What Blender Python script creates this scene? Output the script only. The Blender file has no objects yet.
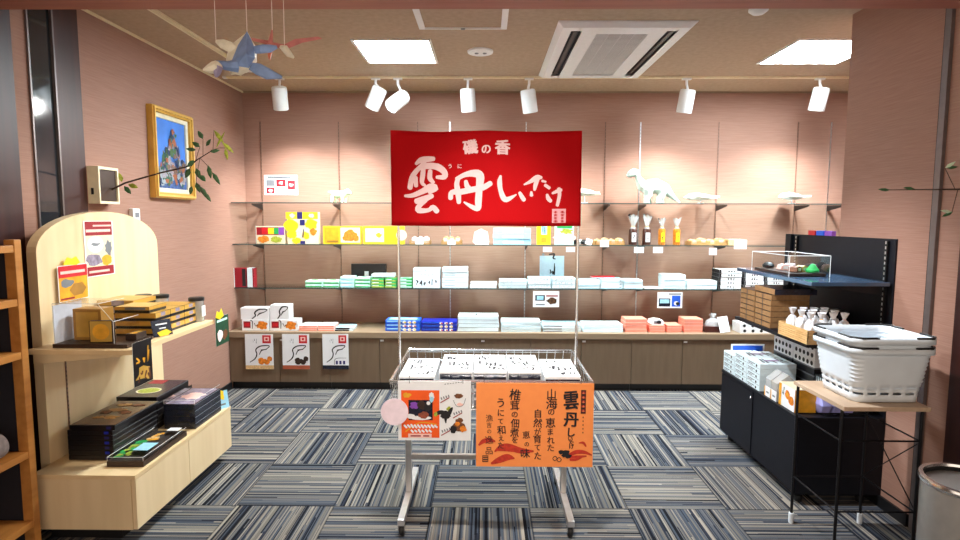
import bpy, bmesh, math, random
from mathutils import Vector, Matrix, Quaternion

SC = bpy.context.scene
COL = SC.collection
PI = math.pi

# ------------------------------------------------------------------ camera
F_PX, PITCH, YAW, ROLL, CAM_H = 567.15, .0901, -.0101, .0027, 1.4666

def cam_to_world(v):
    x, y, z = v                       # x right, y forward, z up in camera axes
    c, s = math.cos(PITCH), math.sin(PITCH)
    y, z = c*y + s*z, -s*y + c*z
    c, s = math.cos(YAW), math.sin(YAW)
    x, y = c*x + s*y, -s*x + c*y
    return Vector((x, y, z))

def make_camera():
    cd = bpy.data.cameras.new('camera')
    cd.sensor_width = 36.0
    cd.lens = F_PX/960*36
    cd.clip_start = .05
    co = bpy.data.objects.new('camera', cd)
    COL.objects.link(co)
    c, s = math.cos(ROLL), math.sin(ROLL)
    r = cam_to_world((c, 0, s)); u = cam_to_world((-s, 0, c)); f = cam_to_world((0, 1, 0))
    m = Matrix((( r.x, u.x, -f.x), (r.y, u.y, -f.y), (r.z, u.z, -f.z))).to_4x4()
    m.translation = (0, 0, CAM_H)
    co.matrix_world = m
    SC.camera = co
make_camera()

def at(px, py, X=None, Y=None, Z=None):
    """point of the place seen at a pixel of the photograph, on a plane of the room"""
    a, b = px-480, py-270
    c, s = math.cos(ROLL), math.sin(ROLL)
    d = cam_to_world(((c*a+s*b)/F_PX, 1, -(-s*a+c*b)/F_PX))
    t = X/d.x if X is not None else Y/d.y if Y is not None else (Z-CAM_H)/d.z
    d = d*t
    d.z += CAM_H
    return d

# ------------------------------------------------------------------ view, world, large lights
SC.view_settings.view_transform = 'Standard'
SC.view_settings.look = 'None'
SC.view_settings.exposure = 1.8
SC.view_settings.gamma = 1.0
SC.view_settings.use_curve_mapping = False
W = bpy.data.worlds.new('world'); SC.world = W; W.use_nodes = True
W.node_tree.nodes['Background'].inputs[0].default_value = (1.0, .84, .70, 1)
W.node_tree.nodes['Background'].inputs[1].default_value = .45

PANEL_EMIT = 31.0
SPOT_W = 40.0

def lamp_spot(name, loc, target, energy, angle, color=(1, .95, .88), blend=1.0, radius=.05, parent=None):
    ld = bpy.data.lights.new(name, 'SPOT')
    ld.energy = energy; ld.spot_size = math.radians(angle); ld.spot_blend = blend
    ld.color = color; ld.shadow_soft_size = radius
    o = bpy.data.objects.new(name, ld); COL.objects.link(o)
    o.location = loc
    d = Vector(target)-Vector(loc)
    o.rotation_euler = d.to_track_quat('-Z', 'Y').to_euler()
    if parent: o.parent = parent
    return o
# unseen spots added to light the left stand, right unit and hung signs
lamp_spot('unseen_spot', (-.35, 2.75, 2.5), (-1.9, 2.95, .75), 29, 72, (1, .92, .78))
lamp_spot('unseen_spot', (.55, 2.75, 2.5), (1.72, 3.0, .65), 75, 60, (.95, .97, 1))
lamp_spot('unseen_spot', (0.0, 1.9, 2.8), (0.03, 2.50, .72), 78, 56, (1, .95, .9), 1.0)

# ------------------------------------------------------------------ materials
MATS = {}
def mat(name, col, rough=.5, metal=0., var=.06, scale=30., spec=.5, bump=0., emit=None, estr=0., coat=0.):
    if name in MATS: return MATS[name]
    m = bpy.data.materials.new(name); m.use_nodes = True
    nt = m.node_tree; b = nt.nodes['Principled BSDF']
    b.inputs['Roughness'].default_value = rough
    b.inputs['Metallic'].default_value = metal
    b.inputs['Specular IOR Level'].default_value = spec
    if coat: b.inputs['Coat Weight'].default_value = coat
    tc = nt.nodes.new('ShaderNodeTexCoord')
    nz = nt.nodes.new('ShaderNodeTexNoise'); nz.inputs['Scale'].default_value = scale
    nz.inputs['Detail'].default_value = 2
    nt.links.new(tc.outputs['Object'], nz.inputs['Vector'])
    rp = nt.nodes.new('ShaderNodeValToRGB')
    rp.color_ramp.elements[0].position = .3; rp.color_ramp.elements[1].position = .7
    rp.color_ramp.elements[0].color = tuple(max(0, c*(1-var)) for c in col)+(1,)
    rp.color_ramp.elements[1].color = tuple(min(1, c*(1+var)) for c in col)+(1,)
    nt.links.new(nz.outputs['Fac'], rp.inputs['Fac'])
    nt.links.new(rp.outputs['Color'], b.inputs['Base Color'])
    if bump:
        bp = nt.nodes.new('ShaderNodeBump'); bp.inputs['Strength'].default_value = bump
        bp.inputs['Distance'].default_value = .002
        nt.links.new(nz.outputs['Fac'], bp.inputs['Height']); nt.links.new(bp.outputs['Normal'], b.inputs['Normal'])
    if emit:
        b.inputs['Emission Color'].default_value = tuple(emit)+(1,)
        b.inputs['Emission Strength'].default_value = estr
    MATS[name] = m
    return m

def s2l(r, g, b):
    f = lambda c: (c/255/12.92) if c <= 10 else ((c/255+.055)/1.055)**2.4
    return (f(r), f(g), f(b))

def streak_mat(name, c0, c1, scale, rough=.6, spec=.4, bump=.0, ramp=(.3, .7), detail=4):
    """two-tone procedural material whose noise is stretched by the scale vector (wood grain, woven wallpaper)"""
    m = bpy.data.materials.new(name); m.use_nodes = True
    nt = m.node_tree; b = nt.nodes['Principled BSDF']
    b.inputs['Roughness'].default_value = rough; b.inputs['Specular IOR Level'].default_value = spec
    tc = nt.nodes.new('ShaderNodeTexCoord'); mp = nt.nodes.new('ShaderNodeMapping')
    mp.inputs['Scale'].default_value = scale
    nz = nt.nodes.new('ShaderNodeTexNoise'); nz.inputs['Scale'].default_value = 1; nz.inputs['Detail'].default_value = detail
    rp = nt.nodes.new('ShaderNodeValToRGB')
    rp.color_ramp.elements[0].position, rp.color_ramp.elements[1].position = ramp
    rp.color_ramp.elements[0].color = tuple(c0)+(1,); rp.color_ramp.elements[1].color = tuple(c1)+(1,)
    L = nt.links.new
    L(tc.outputs['Object'], mp.inputs['Vector']); L(mp.outputs['Vector'], nz.inputs['Vector'])
    L(nz.outputs['Fac'], rp.inputs['Fac']); L(rp.outputs['Color'], b.inputs['Base Color'])
    if bump:
        bp = nt.nodes.new('ShaderNodeBump'); bp.inputs['Strength'].default_value = bump
        bp.inputs['Distance'].default_value = .003
        L(nz.outputs['Fac'], bp.inputs['Height']); L(bp.outputs['Normal'], b.inputs['Normal'])
    MATS[name] = m
    return m

def clear_mat(name, tint, gloss=.12, rough=.03, haze=0.):
    m = bpy.data.materials.new(name); m.use_nodes = True
    nt = m.node_tree; nt.nodes.remove(nt.nodes['Principled BSDF'])
    out = nt.nodes['Material Output']
    tr = nt.nodes.new('ShaderNodeBsdfTransparent'); tr.inputs[0].default_value = tuple(tint)+(1,)
    gl = nt.nodes.new('ShaderNodeBsdfGlossy'); gl.inputs['Roughness'].default_value = rough
    lw = nt.nodes.new('ShaderNodeLayerWeight'); lw.inputs['Blend'].default_value = gloss
    mx = nt.nodes.new('ShaderNodeMixShader')
    nt.links.new(lw.outputs['Fresnel'], mx.inputs[0]); src = tr.outputs[0]
    if haze:
        df = nt.nodes.new('ShaderNodeBsdfDiffuse'); df.inputs[0].default_value = (.92, .94, .95, 1)
        hz = nt.nodes.new('ShaderNodeMixShader'); hz.inputs[0].default_value = haze
        nt.links.new(tr.outputs[0], hz.inputs[1]); nt.links.new(df.outputs[0], hz.inputs[2]); src = hz.outputs[0]
    nt.links.new(lw.outputs['Fresnel'], mx.inputs[0]); nt.links.new(src, mx.inputs[1])
    nt.links.new(gl.outputs[0], mx.inputs[2]); nt.links.new(mx.outputs[0], out.inputs[0])
    MATS[name] = m
    return m

def carpet_mat():
    m = bpy.data.materials.new('striped_carpet_tiles'); m.use_nodes = True
    nt = m.node_tree; b = nt.nodes['Principled BSDF']; L = nt.links.new
    b.inputs['Roughness'].default_value = .95; b.inputs['Specular IOR Level'].default_value = .1
    def M(op, a, c=None):
        n = nt.nodes.new('ShaderNodeMath'); n.operation = op
        for i, v in enumerate((a, c)):
            if v is None: continue
            if isinstance(v, (int, float)): n.inputs[i].default_value = v
            else: L(v, n.inputs[i])
        return n.outputs[0]
    tc = nt.nodes.new('ShaderNodeTexCoord'); sp = nt.nodes.new('ShaderNodeSeparateXYZ')
    L(tc.outputs['Object'], sp.inputs[0])
    u = M('DIVIDE', M('ADD', sp.outputs[0], 1.2726), .5)
    v = M('DIVIDE', M('SUBTRACT', 4.7723, sp.outputs[1]), .5)
    j = M('FLOOR', u); k = M('FLOOR', v)
    fu = M('SUBTRACT', u, j); fv = M('SUBTRACT', v, k)
    par = M('FLOORED_MODULO', M('ADD', j, k), 2.0)         # 0: stripes run away from the viewer
    inv = M('SUBTRACT', 1.0, par)
    s = M('ADD', M('MULTIPLY', inv, fu), M('MULTIPLY', par, fv))
    t = M('ADD', M('MULTIPLY', inv, fv), M('MULTIPLY', par, fu))
    cid = nt.nodes.new('ShaderNodeCombineXYZ'); L(j, cid.inputs[0]); L(k, cid.inputs[1])
    wn = nt.nodes.new('ShaderNodeTexWhiteNoise'); wn.noise_dimensions = '2D'; L(cid.outputs[0], wn.inputs['Vector'])
    off = M('MULTIPLY', wn.outputs['Value'], 50.0)
    def band(freq, brk, add):
        row = M('FLOOR', M('MULTIPLY', s, freq))
        seg = M('FLOOR', M('ADD', M('MULTIPLY', t, brk), M('MULTIPLY', M('FRACT', M('MULTIPLY', row, .618)), 1.0)))
        cb = nt.nodes.new('ShaderNodeCombineXYZ'); L(M('ADD', row, off), cb.inputs[0]); L(M('ADD', seg, add), cb.inputs[1])
        w = nt.nodes.new('ShaderNodeTexWhiteNoise'); w.noise_dimensions = '2D'; L(cb.outputs[0], w.inputs['Vector'])
        return w.outputs['Value']
    mixv = M('ADD', M('MULTIPLY', band(36, .22, 3.0), .55), M('MULTIPLY', band(96, .4, 11.0), .45))
    rp = nt.nodes.new('ShaderNodeValToRGB'); cr = rp.color_ramp; cr.interpolation = 'CONSTANT'
    cols = [(0, (26, 27, 34)), (.24, (48, 54, 68)), (.34, (78, 86, 98)), (.44, (104, 106, 110)), (.53, (122, 117, 110)),
            (.64, (146, 140, 130)), (.73, (74, 76, 84)), (.80, (166, 158, 146))]
    cr.elements[0].position = 0; cr.elements[0].color = s2l(*cols[0][1])+(1,)
    cr.elements[1].position = cols[1][0]; cr.elements[1].color = s2l(*cols[1][1])+(1,)
    for p, c in cols[2:]:
        e = cr.elements.new(p); e.color = s2l(*c)+(1,)
    L(mixv, rp.inputs['Fac'])
    nz = nt.nodes.new('ShaderNodeTexNoise'); nz.inputs['Scale'].default_value = 260
    L(tc.outputs['Object'], nz.inputs['Vector'])
    # dark hairline seams between tiles
    e = M('MINIMUM', M('MINIMUM', fu, M('SUBTRACT', 1.0, fu)), M('MINIMUM', fv, M('SUBTRACT', 1.0, fv)))
    seam = M('ADD', M('MULTIPLY', M('GREATER_THAN', e, .008), .5), .5)
    val = M('MULTIPLY', M('ADD', M('MULTIPLY', nz.outputs['Fac'], .45), .63), seam)
    mm = nt.nodes.new('ShaderNodeMix'); mm.data_type = 'RGBA'; mm.blend_type = 'MULTIPLY'; mm.inputs['Factor'].default_value = 1
    L(rp.outputs['Color'], mm.inputs['A']); L(val, mm.inputs['B'])
    L(mm.outputs['Result'], b.inputs['Base Color'])
    bp = nt.nodes.new('ShaderNodeBump'); bp.inputs['Strength'].default_value = .35; bp.inputs['Distance'].default_value = .003
    L(nz.outputs['Fac'], bp.inputs['Height']); L(bp.outputs['Normal'], b.inputs['Normal'])
    MATS['carpet'] = m
    return m

CARPET = carpet_mat()
WALLP = streak_mat('woven_wallpaper', s2l(153, 115, 99), s2l(168, 129, 112), (7, 7, 300), .75, .2, .15)
CEILP = streak_mat('ceiling_paper', s2l(172, 148, 125), s2l(184, 159, 136), (30, 30, 30), .85, .15, .15)
DKWOOD = streak_mat('dark_brown_wood', s2l(46, 16, 13), s2l(62, 25, 18), (30, 30, 2), .45, .4)
HEADER = streak_mat('header_wood', s2l(160, 98, 80), s2l(178, 112, 92), (2, 30, 30), .6, .3)
MAPLE = streak_mat('light_maple', s2l(226, 199, 155), s2l(236, 211, 170), (14, 14, 1.6), .4, .4)
MAPLEH = streak_mat('light_maple_flat', s2l(226, 196, 148), s2l(238, 210, 166), (14, 1.6, 14), .4, .4)
OAKW = streak_mat('warm_oak', s2l(172, 112, 52), s2l(196, 134, 68), (26, 3, 26), .45, .4)
CABM = streak_mat('olive_brown_laminate', s2l(112, 92, 72), s2l(120, 99, 78), (40, 40, 4), .5, .35)
CABT = streak_mat('worktop_laminate', s2l(142, 120, 96), s2l(150, 128, 103), (4, 40, 40), .4, .4)
TABW = streak_mat('pale_table_wood', s2l(186, 160, 134), s2l(202, 176, 150), (30, 3, 30), .45, .4)
WICK = streak_mat('pale_wicker', s2l(150, 104, 54), s2l(198, 152, 92), (20, 20, 260), .6, .3, .5)
KRAFT = streak_mat('kraft_card', s2l(142, 106, 70), s2l(160, 122, 82), (60, 60, 60), .7, .2)
GLASS = clear_mat('shelf_glass', (.90, .95, .93), .10)
GLEDGE = mat('glass_edge', s2l(58, 74, 72), .15, 0, .05)
ACRYL = clear_mat('clear_acrylic', (.97, .98, .98), .12)
ACEDGE = mat('acrylic_edge', (.85, .87, .88), .2)
CELLO = clear_mat('cellophane', (.95, .97, .98), .3, .15, .32)
SMOKED = mat('dark_mirror_glass', s2l(34, 40, 46), .06, 0, .1, 3, .9)
CHROME = mat('bright_metal', (.78, .78, .78), .22, 1., .04)
ALU = mat('aluminium', (.72, .72, .73), .35, 1., .05)
STEEL = mat('brushed_steel', (.62, .61, .60), .28, 1., .06)
JAMB = mat('grey_jamb_metal', s2l(112, 102, 100), .4, .5, .08)
GUN = mat('dark_metal', s2l(70, 66, 66), .4, .8, .1)
BLKM = mat('black_metal', s2l(22, 22, 26), .4, .4, .1)
BLACK = mat('black_laminate', s2l(16, 18, 26), .5, 0, .12, 30, .25)
BLKP = mat('black_plastic', s2l(20, 20, 22), .45, 0, .1)
NAVYB = mat('blue_sheen_shelf', s2l(62, 86, 112), .12, 0, .1, 5, .8)  # blue-black, lightened so the colour carries the shelf's bluish reflection
WHITE = mat('white_card', (.86, .87, .88), .5, 0, .02)
WHITEB = mat('cool_white_card', (.74, .87, .91), .45, 0, .03)
WPAINT = mat('white_paint', (.82, .82, .81), .4, 0, .02)
WPLAS = mat('white_plastic', (.76, .83, .89), .35, 0, .03, 12)
CREAM = mat('cream_paint', s2l(236, 222, 188), .5, 0, .04)
RED = mat('red_print', s2l(200, 20, 34), .5)
CRIM = mat('crimson_print', s2l(150, 14, 34), .5)
FLAG = mat('red_banner_cloth', s2l(188, 5, 14), .8, 0, .05, 300, .15, .2)
PINKW = mat('pink_white_ink', s2l(255, 214, 214), .8, 0, .04, 60)
SEALP = mat('seal_pink', s2l(250, 178, 186), .8)
ORANGE = mat('orange_paper', s2l(255, 150, 78), .7, 0, .03)
ORNG2 = mat('deep_orange_print', s2l(244, 92, 18), .5)
INK = mat('black_ink', s2l(22, 20, 24), .6)
GREY = mat('grey_print', s2l(120, 124, 130), .6)
BRICK = mat('brush_red', s2l(196, 52, 30), .7, 0, .2, 60)
PINKP = mat('pale_pink_paper', s2l(246, 226, 236), .7)
YEL = mat('yellow_print', s2l(250, 212, 30), .5)
YELD = mat('golden_print', s2l(232, 164, 36), .45, 0, .15, 25)
ORFOOD = mat('fried_orange_print', s2l(226, 130, 34), .5, 0, .3, 60)
NAVY = mat('navy_print', s2l(36, 34, 104), .5)
BLUE = mat('blue_print', s2l(30, 92, 210), .45)
DBLUE = mat('deep_blue_film', s2l(22, 40, 165), .3, 0, .2)
SKYB = mat('light_blue_card', s2l(160, 214, 236), .5)
LILAC = mat('lilac_film', s2l(168, 168, 232), .35, 0, .15, 14)
GREEN = mat('green_print', s2l(40, 170, 84), .5, 0, .15)
MINT = mat('mint_print', s2l(196, 238, 220), .5, 0, .08)
DGREEN = mat('dark_green_print', s2l(16, 66, 40), .5, 0, .3, 60)
PURP = mat('purple_print', s2l(132, 70, 176), .5)
SALM = mat('salmon_card', s2l(246, 152, 128), .5, 0, .04)
PINKB = mat('soft_pink_card', s2l(246, 200, 190), .5, 0, .06)
BROWN = mat('brown_food', s2l(112, 66, 36), .6, 0, .4, 90)
DBROWN = mat('dark_brown_card', s2l(52, 34, 26), .4, 0, .2)
GOLD = mat('gold_card', s2l(206, 160, 70), .35, .15, .12, 14)
GOLDT = mat('tea_gold_card', s2l(170, 122, 52), .4, .1, .12, 14)
DPRINT = mat('dark_photo_print', s2l(84, 56, 36), .25, 0, .5, 40, .6)
BLKBOX = mat('black_gift_card', s2l(20, 18, 22), .28, 0, .2, 20, .6)
BLUBLK = mat('blue_black_card', s2l(26, 30, 46), .25, 0, .2, 20, .6)
MAUVE = mat('mauve_photo_print', s2l(150, 140, 160), .25, 0, .35, 30)
LEAF = mat('leaf_green', s2l(58, 96, 58), .5, 0, .3, 80)
LEAFY = mat('leaf_yellow_green', s2l(168, 178, 58), .5, 0, .3, 80)
BARK = mat('branch_bark', s2l(62, 42, 30), .8, 0, .3, 90)
PAPW = mat('white_craft_paper', s2l(238, 240, 228), .7, 0, .05)
PAPG = mat('pale_green_craft_paper', s2l(214, 234, 206), .7, 0, .08)
PAPMINT = mat('mint_craft_paper', s2l(216, 234, 222), .7, 0, .14, 14)
PAPB = mat('blue_craft_paper', s2l(132, 158, 204), .6, 0, .16, 24)
PAPPK = mat('pink_craft_paper', s2l(196, 118, 112), .7, 0, .16, 30)
PAPC = mat('cream_craft_paper', s2l(236, 228, 206), .7, 0, .1, 30)
STRING = mat('white_string', s2l(232, 214, 206), .8)
JAMD = mat('dark_jar_content', s2l(74, 40, 30), .3, 0, .4, 60)
JAMO = mat('orange_jar_content', s2l(206, 120, 26), .3, 0, .3, 60)
TAN = mat('tan_biscuit', s2l(222, 184, 128), .7, 0, .2, 70)
CUSH = mat('grey_fabric', s2l(140, 130, 130), .9, 0, .2, 50)
PANEL = mat('led_diffuser', (.9, .95, 1), .5, 0, .01, emit=(.76, .92, 1.0), estr=PANEL_EMIT)
LENS = mat('spot_lens', (.9, .9, .88), .2, 0, .01, emit=(1, .95, .88), estr=1.4)
TRAYW = streak_mat('light_wicker', s2l(196, 146, 84), s2l(236, 198, 140), (20, 20, 260), .6, .3, .5)
BINST = mat('bin_steel', (.6, .58, .55), .36, .75, .05)
BINDK = mat('bin_dark', s2l(12, 12, 14), .9)
DARKIN = mat('dark_inside', s2l(26, 24, 34), .8, 0, .1)

# ------------------------------------------------------------------ mesh building
GLY = {}
def glyph(ch, bold):
    key = (ch, bold)
    if key not in GLY:
        c = bpy.data.curves.new('glyph', 'FONT'); c.body = ch; c.offset = bold; c.resolution_u = 3
        c.align_x = 'CENTER'
        o = bpy.data.objects.new('glyph', c); COL.objects.link(o)
        dg = bpy.context.evaluated_depsgraph_get()
        me = bpy.data.meshes.new_from_object(o.evaluated_get(dg))
        vs = [v.co.copy() for v in me.vertices]; fs = [tuple(p.vertices) for p in me.polygons]
        bpy.data.objects.remove(o); bpy.data.curves.remove(c); bpy.data.meshes.remove(me)
        if vs:
            x0 = min(v.x for v in vs); x1 = max(v.x for v in vs); y0 = min(v.y for v in vs); y1 = max(v.y for v in vs)
            vs = [Vector((v.x-(x0+x1)/2, v.y-(y0+y1)/2, 0)) for v in vs]
            GLY[key] = (vs, fs, x1-x0, y1-y0)
        else: GLY[key] = ([], [], .3, .3)
    return GLY[key]

class MB:
    def __init__(s): s.v = []; s.f = []; s.m = []; s.mats = []
    def mi(s, m):
        if m not in s.mats: s.mats.append(m)
        return s.mats.index(m)
    def add(s, vs, fs, m, M=None):
        o = len(s.v); i = s.mi(m)
        for v in vs:
            v = Vector(v)
            s.v.append(M @ v if M else v)
        for f in fs: s.f.append(tuple(o+k for k in f)); s.m.append(i)
        return s
    def box(s, x0, y0, z0, x1, y1, z1, m, M=None):
        vs = [(x0,y0,z0),(x1,y0,z0),(x1,y1,z0),(x0,y1,z0),(x0,y0,z1),(x1,y0,z1),(x1,y1,z1),(x0,y1,z1)]
        return s.add(vs, [(0,3,2,1),(4,5,6,7),(0,1,5,4),(1,2,6,5),(2,3,7,6),(3,0,4,7)], m, M)
    def prism(s, pts, vec, m, mside=None, M=None):
        n = len(pts); vec = Vector(vec)
        a = [Vector(p) for p in pts]; nrm = Vector((0,0,0))
        for i in range(n): nrm += a[i].cross(a[(i+1) % n])
        if nrm.dot(vec) > 0: a.reverse()
        vs = a+[p+vec for p in a]
        s.add(vs, [tuple(range(n)), tuple(range(2*n-1, n-1, -1))], m, M)
        s.add(vs, [(i, i+n, (i+1) % n+n, (i+1) % n) for i in range(n)], mside or m, M)
        return s
    def tube(s, pts, r, m, n=8, cap=True, flat=1.0, M=None, up=None):
        pts = [Vector(p) for p in pts]; N = len(pts)
        rs = r if isinstance(r, (list, tuple)) else [r]*N
        vs = []; prev = None
        for i, p in enumerate(pts):
            t = (pts[min(i+1, N-1)]-pts[max(i-1, 0)]).normalized()
            if prev is None:
                a = Vector(up) if up else (Vector((0,0,1)) if abs(t.z) < .9 else Vector((1,0,0)))
            else: a = prev
            x = (a-t*a.dot(t))
            x = x.normalized() if x.length > 1e-6 else t.orthogonal().normalized()
            y = t.cross(x); prev = x
            for k in range(n):
                w = 2*PI*k/n
                vs.append(p+x*math.cos(w)*rs[i]*flat+y*math.sin(w)*rs[i])
        fs = [(i*n+k, i*n+(k+1) % n, (i+1)*n+(k+1) % n, (i+1)*n+k) for i in range(N-1) for k in range(n)]
        if cap: fs += [tuple(range(n-1, -1, -1)), tuple((N-1)*n+k for k in range(n))]
        return s.add(vs, fs, m, M)
    def lathe(s, prof, m, n=24, M=None, cap=True, sx=1., sy=1.):
        vs = []
        for r, z in prof:
            for k in range(n):
                w = 2*PI*k/n; vs.append((r*math.cos(w)*sx, r*math.sin(w)*sy, z))
        N = len(prof)
        fs = [(i*n+k, i*n+(k+1) % n, (i+1)*n+(k+1) % n, (i+1)*n+k) for i in range(N-1) for k in range(n)]
        if cap: fs += [tuple(range(n-1, -1, -1)), tuple((N-1)*n+k for k in range(n))]
        return s.add(vs, fs, m, M)
    # flat marks on a face with frame O, U, V (unit vectors) lifted by off along N
    def quad(s, fr, u0, v0, u1, v1, m, off=.0005):
        O, U, V, N = fr; O = O+N*off
        return s.add([O+U*u0+V*v0, O+U*u1+V*v0, O+U*u1+V*v1, O+U*u0+V*v1], [(0,1,2,3)], m)
    def disc(s, fr, u, v, ru, rv, m, off=.0005, n=20, jit=0., seed=0):
        O, U, V, N = fr; O = O+N*off; rd = random.Random(seed)
        vs = []
        for k in range(n):
            q = 1+rd.uniform(-jit, jit); w = 2*PI*k/n
            vs.append(O+U*(u+ru*q*math.cos(w))+V*(v+rv*q*math.sin(w)))
        return s.add(vs, [tuple(range(n))], m)
    def poly(s, fr, pts, m, off=.0005):
        O, U, V, N = fr; O = O+N*off
        return s.add([O+U*a+V*b for a, b in pts], [tuple(range(len(pts)))], m)
    def stroke(s, fr, pts, m, off=.0005, sub=4):
        """a brush stroke through (u, v, halfwidth) points"""
        O, U, V, N = fr; O = O+N*off
        P = []
        n = len(pts)
        for i in range(n-1):
            p0 = pts[max(i-1, 0)]; p1 = pts[i]; p2 = pts[i+1]; p3 = pts[min(i+2, n-1)]
            for k in range(sub):
                t = k/sub
                P.append([.5*((2*b)+(-a+c)*t+(2*a-5*b+4*c-d)*t*t+(-a+3*b-3*c+d)*t**3) for a, b, c, d in zip(p0, p1, p2, p3)])
        P.append(list(pts[-1]))
        def dirn(i):
            a = P[max(i-1, 0)]; b = P[min(i+1, len(P)-1)]
            d = Vector((b[0]-a[0], b[1]-a[1])); return d.normalized() if d.length > 1e-9 else Vector((1, 0))
        L = []; R = []
        d0 = dirn(0); d1 = dirn(len(P)-1)
        for i, p in enumerate(P):
            d = dirn(i); w = max(p[2], 1e-4); nx = Vector((-d.y, d.x))
            L.append((p[0]+nx.x*w, p[1]+nx.y*w)); R.append((p[0]-nx.x*w, p[1]-nx.y*w))
        vs = []; fs = []
        for a, b in zip(L, R): vs += [O+U*a[0]+V*a[1], O+U*b[0]+V*b[1]]
        for i in range(len(P)-1): fs.append((2*i, 2*i+1, 2*i+3, 2*i+2))
        for idx, d, sg in ((0, d0, -1), (len(P)-1, d1, 1)):      # rounded ends
            p = P[idx]; w = max(p[2], 1e-4); base = len(vs); nx = Vector((-d.y, d.x))
            for k in range(7):
                a = -PI/2+PI*k/6
                q = Vector((p[0], p[1]))+nx*(w*math.sin(a))+d*(sg*w*math.cos(a)*.8)
                vs.append(O+U*q.x+V*q.y)
            fs.append(tuple(range(base, base+7)))
        return s.add(vs, fs, m)
    def text(s, fr, txt, u, v, size, m, bold=.02, off=.0006, vertical=False, pitch=1.0, sy=1., rot=0.):
        O, U, V, N = fr; O = O+N*off
        n = len(txt)
        for i, ch in enumerate(txt):
            if ch == ' ': continue
            vs, fs, w, h = glyph(ch, 0.)
            cu, cv = (u, v-i*size*pitch) if vertical else (u+(i-(n-1)/2)*size*pitch, v)
            c, sn = math.cos(rot), math.sin(rot)
            st = ((0, 0),) if bold < .01 else ((-bold, -bold*.6), (bold, -bold*.6), (-bold, bold*.6), (bold, bold*.6), (0, 0))
            for qi, (du, dv) in enumerate(st):
                s.add([O+N*(qi*.00003)+U*(cu+(p.x*c-p.y*sn+du)*size)+V*(cv+(p.x*sn+p.y*c+dv)*size*sy) for p in vs], fs, m)
        return s
    def scribble(s, fr, u0, v0, u1, v1, m, seed=0, n=3, w=.05, off=.0006):
        rd = random.Random(seed); W_, H_ = u1-u0, v1-v0; k = min(W_, H_)
        for q in range(n):
            a = [rd.uniform(.05, .95) for _ in range(3)]
            pts = [(u0+W_*(q+rd.uniform(.1, .9))/n, v0+H_*t+rd.uniform(-.1, .1)*H_, k*w*rd.uniform(.6, 1.4)) for t in a]
            s.stroke(fr, pts, m, off, 3)
        return s
    def build(s, name, parent=None, smooth=False, bevel=0., loc=None, rz=0., tagged=None, warp=None):
        me = bpy.data.meshes.new(name)
        v = [warp(p) for p in s.v] if warp else s.v
        me.from_pydata([tuple(p) for p in v], [], s.f)
        for m in s.mats: me.materials.append(m)
        me.polygons.foreach_set('material_index', s.m)
        me.update()
        if bevel:
            bm = bmesh.new(); bm.from_mesh(me)
            es = [e for e in bm.edges if len(e.link_faces) == 2 and e.calc_face_angle(0) > .9]
            bmesh.ops.bevel(bm, geom=es, offset=bevel, segments=2, affect='EDGES', profile=.6)
            bm.to_mesh(me); bm.free()
        if smooth:
            me.polygons.foreach_set('use_smooth', [True]*len(me.polygons))
            me.set_sharp_from_angle(angle=math.radians(40))
        o = bpy.data.objects.new(name, me); COL.objects.link(o)
        if parent: o.parent = parent
        if loc: o.location = loc
        if rz: o.rotation_euler = (0, 0, rz)
        if tagged: tag(o, *tagged)
        return o

def tag(o, label, cat, group=None):
    o['label'] = label; o['category'] = cat
    if group: o['group'] = group
    return o

def thing(name, label, cat, loc=(0, 0, 0), rz=0., group=None):
    o = bpy.data.objects.new(name, None); COL.objects.link(o)
    o.empty_display_size = .05
    o.location = loc; o.rotation_euler = (0, 0, rz)
    return tag(o, label, cat, group)

def structure(o):
    o['kind'] = 'structure'
    return o

def copy_tree(o, parent=None):
    c = o.copy(); COL.objects.link(c)
    if parent: c.parent = parent
    for ch in list(o.children): copy_tree(ch, c)
    return c

def frame(O, U, V):
    U = Vector(U).normalized(); V = Vector(V).normalized()
    return (Vector(O), U, V, U.cross(V))

def box_frames(w, d, h):
    return {'F': (frame((-w/2, -d/2, 0), (1,0,0), (0,0,1)), w, h),
            'T': (frame((-w/2, -d/2, h), (1,0,0), (0,1,0)), w, d),
            'L': (frame((-w/2, d/2, 0), (0,-1,0), (0,0,1)), d, h),
            'R': (frame((w/2, -d/2, 0), (0,1,0), (0,0,1)), d, h)}

def marks(mb, w, d, h, prints, seed=0):
    fr = box_frames(w, d, h)
    for i, p in enumerate(prints):
        f, fw, fh = fr[p[1]]; off = .0005+.0003*i
        if p[0] == 'r': mb.quad(f, p[2]*fw, p[3]*fh, p[4]*fw, p[5]*fh, p[6], off)
        elif p[0] == 'c': mb.disc(f, p[2]*fw, p[3]*fh, p[4]*fh, p[5]*fh, p[6], off, jit=p[7] if len(p) > 7 else 0, seed=i+seed)
        elif p[0] == 's': mb.scribble(f, p[2]*fw, p[3]*fh, p[4]*fw, p[5]*fh, p[6], seed+i, p[7] if len(p) > 7 else 3, p[8] if len(p) > 8 else .06, off)
        elif p[0] == 't': mb.text(f, p[2], p[3]*fw, p[4]*fh, p[5]*fh, p[6], .03, off, p[7] if len(p) > 7 else False)

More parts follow.
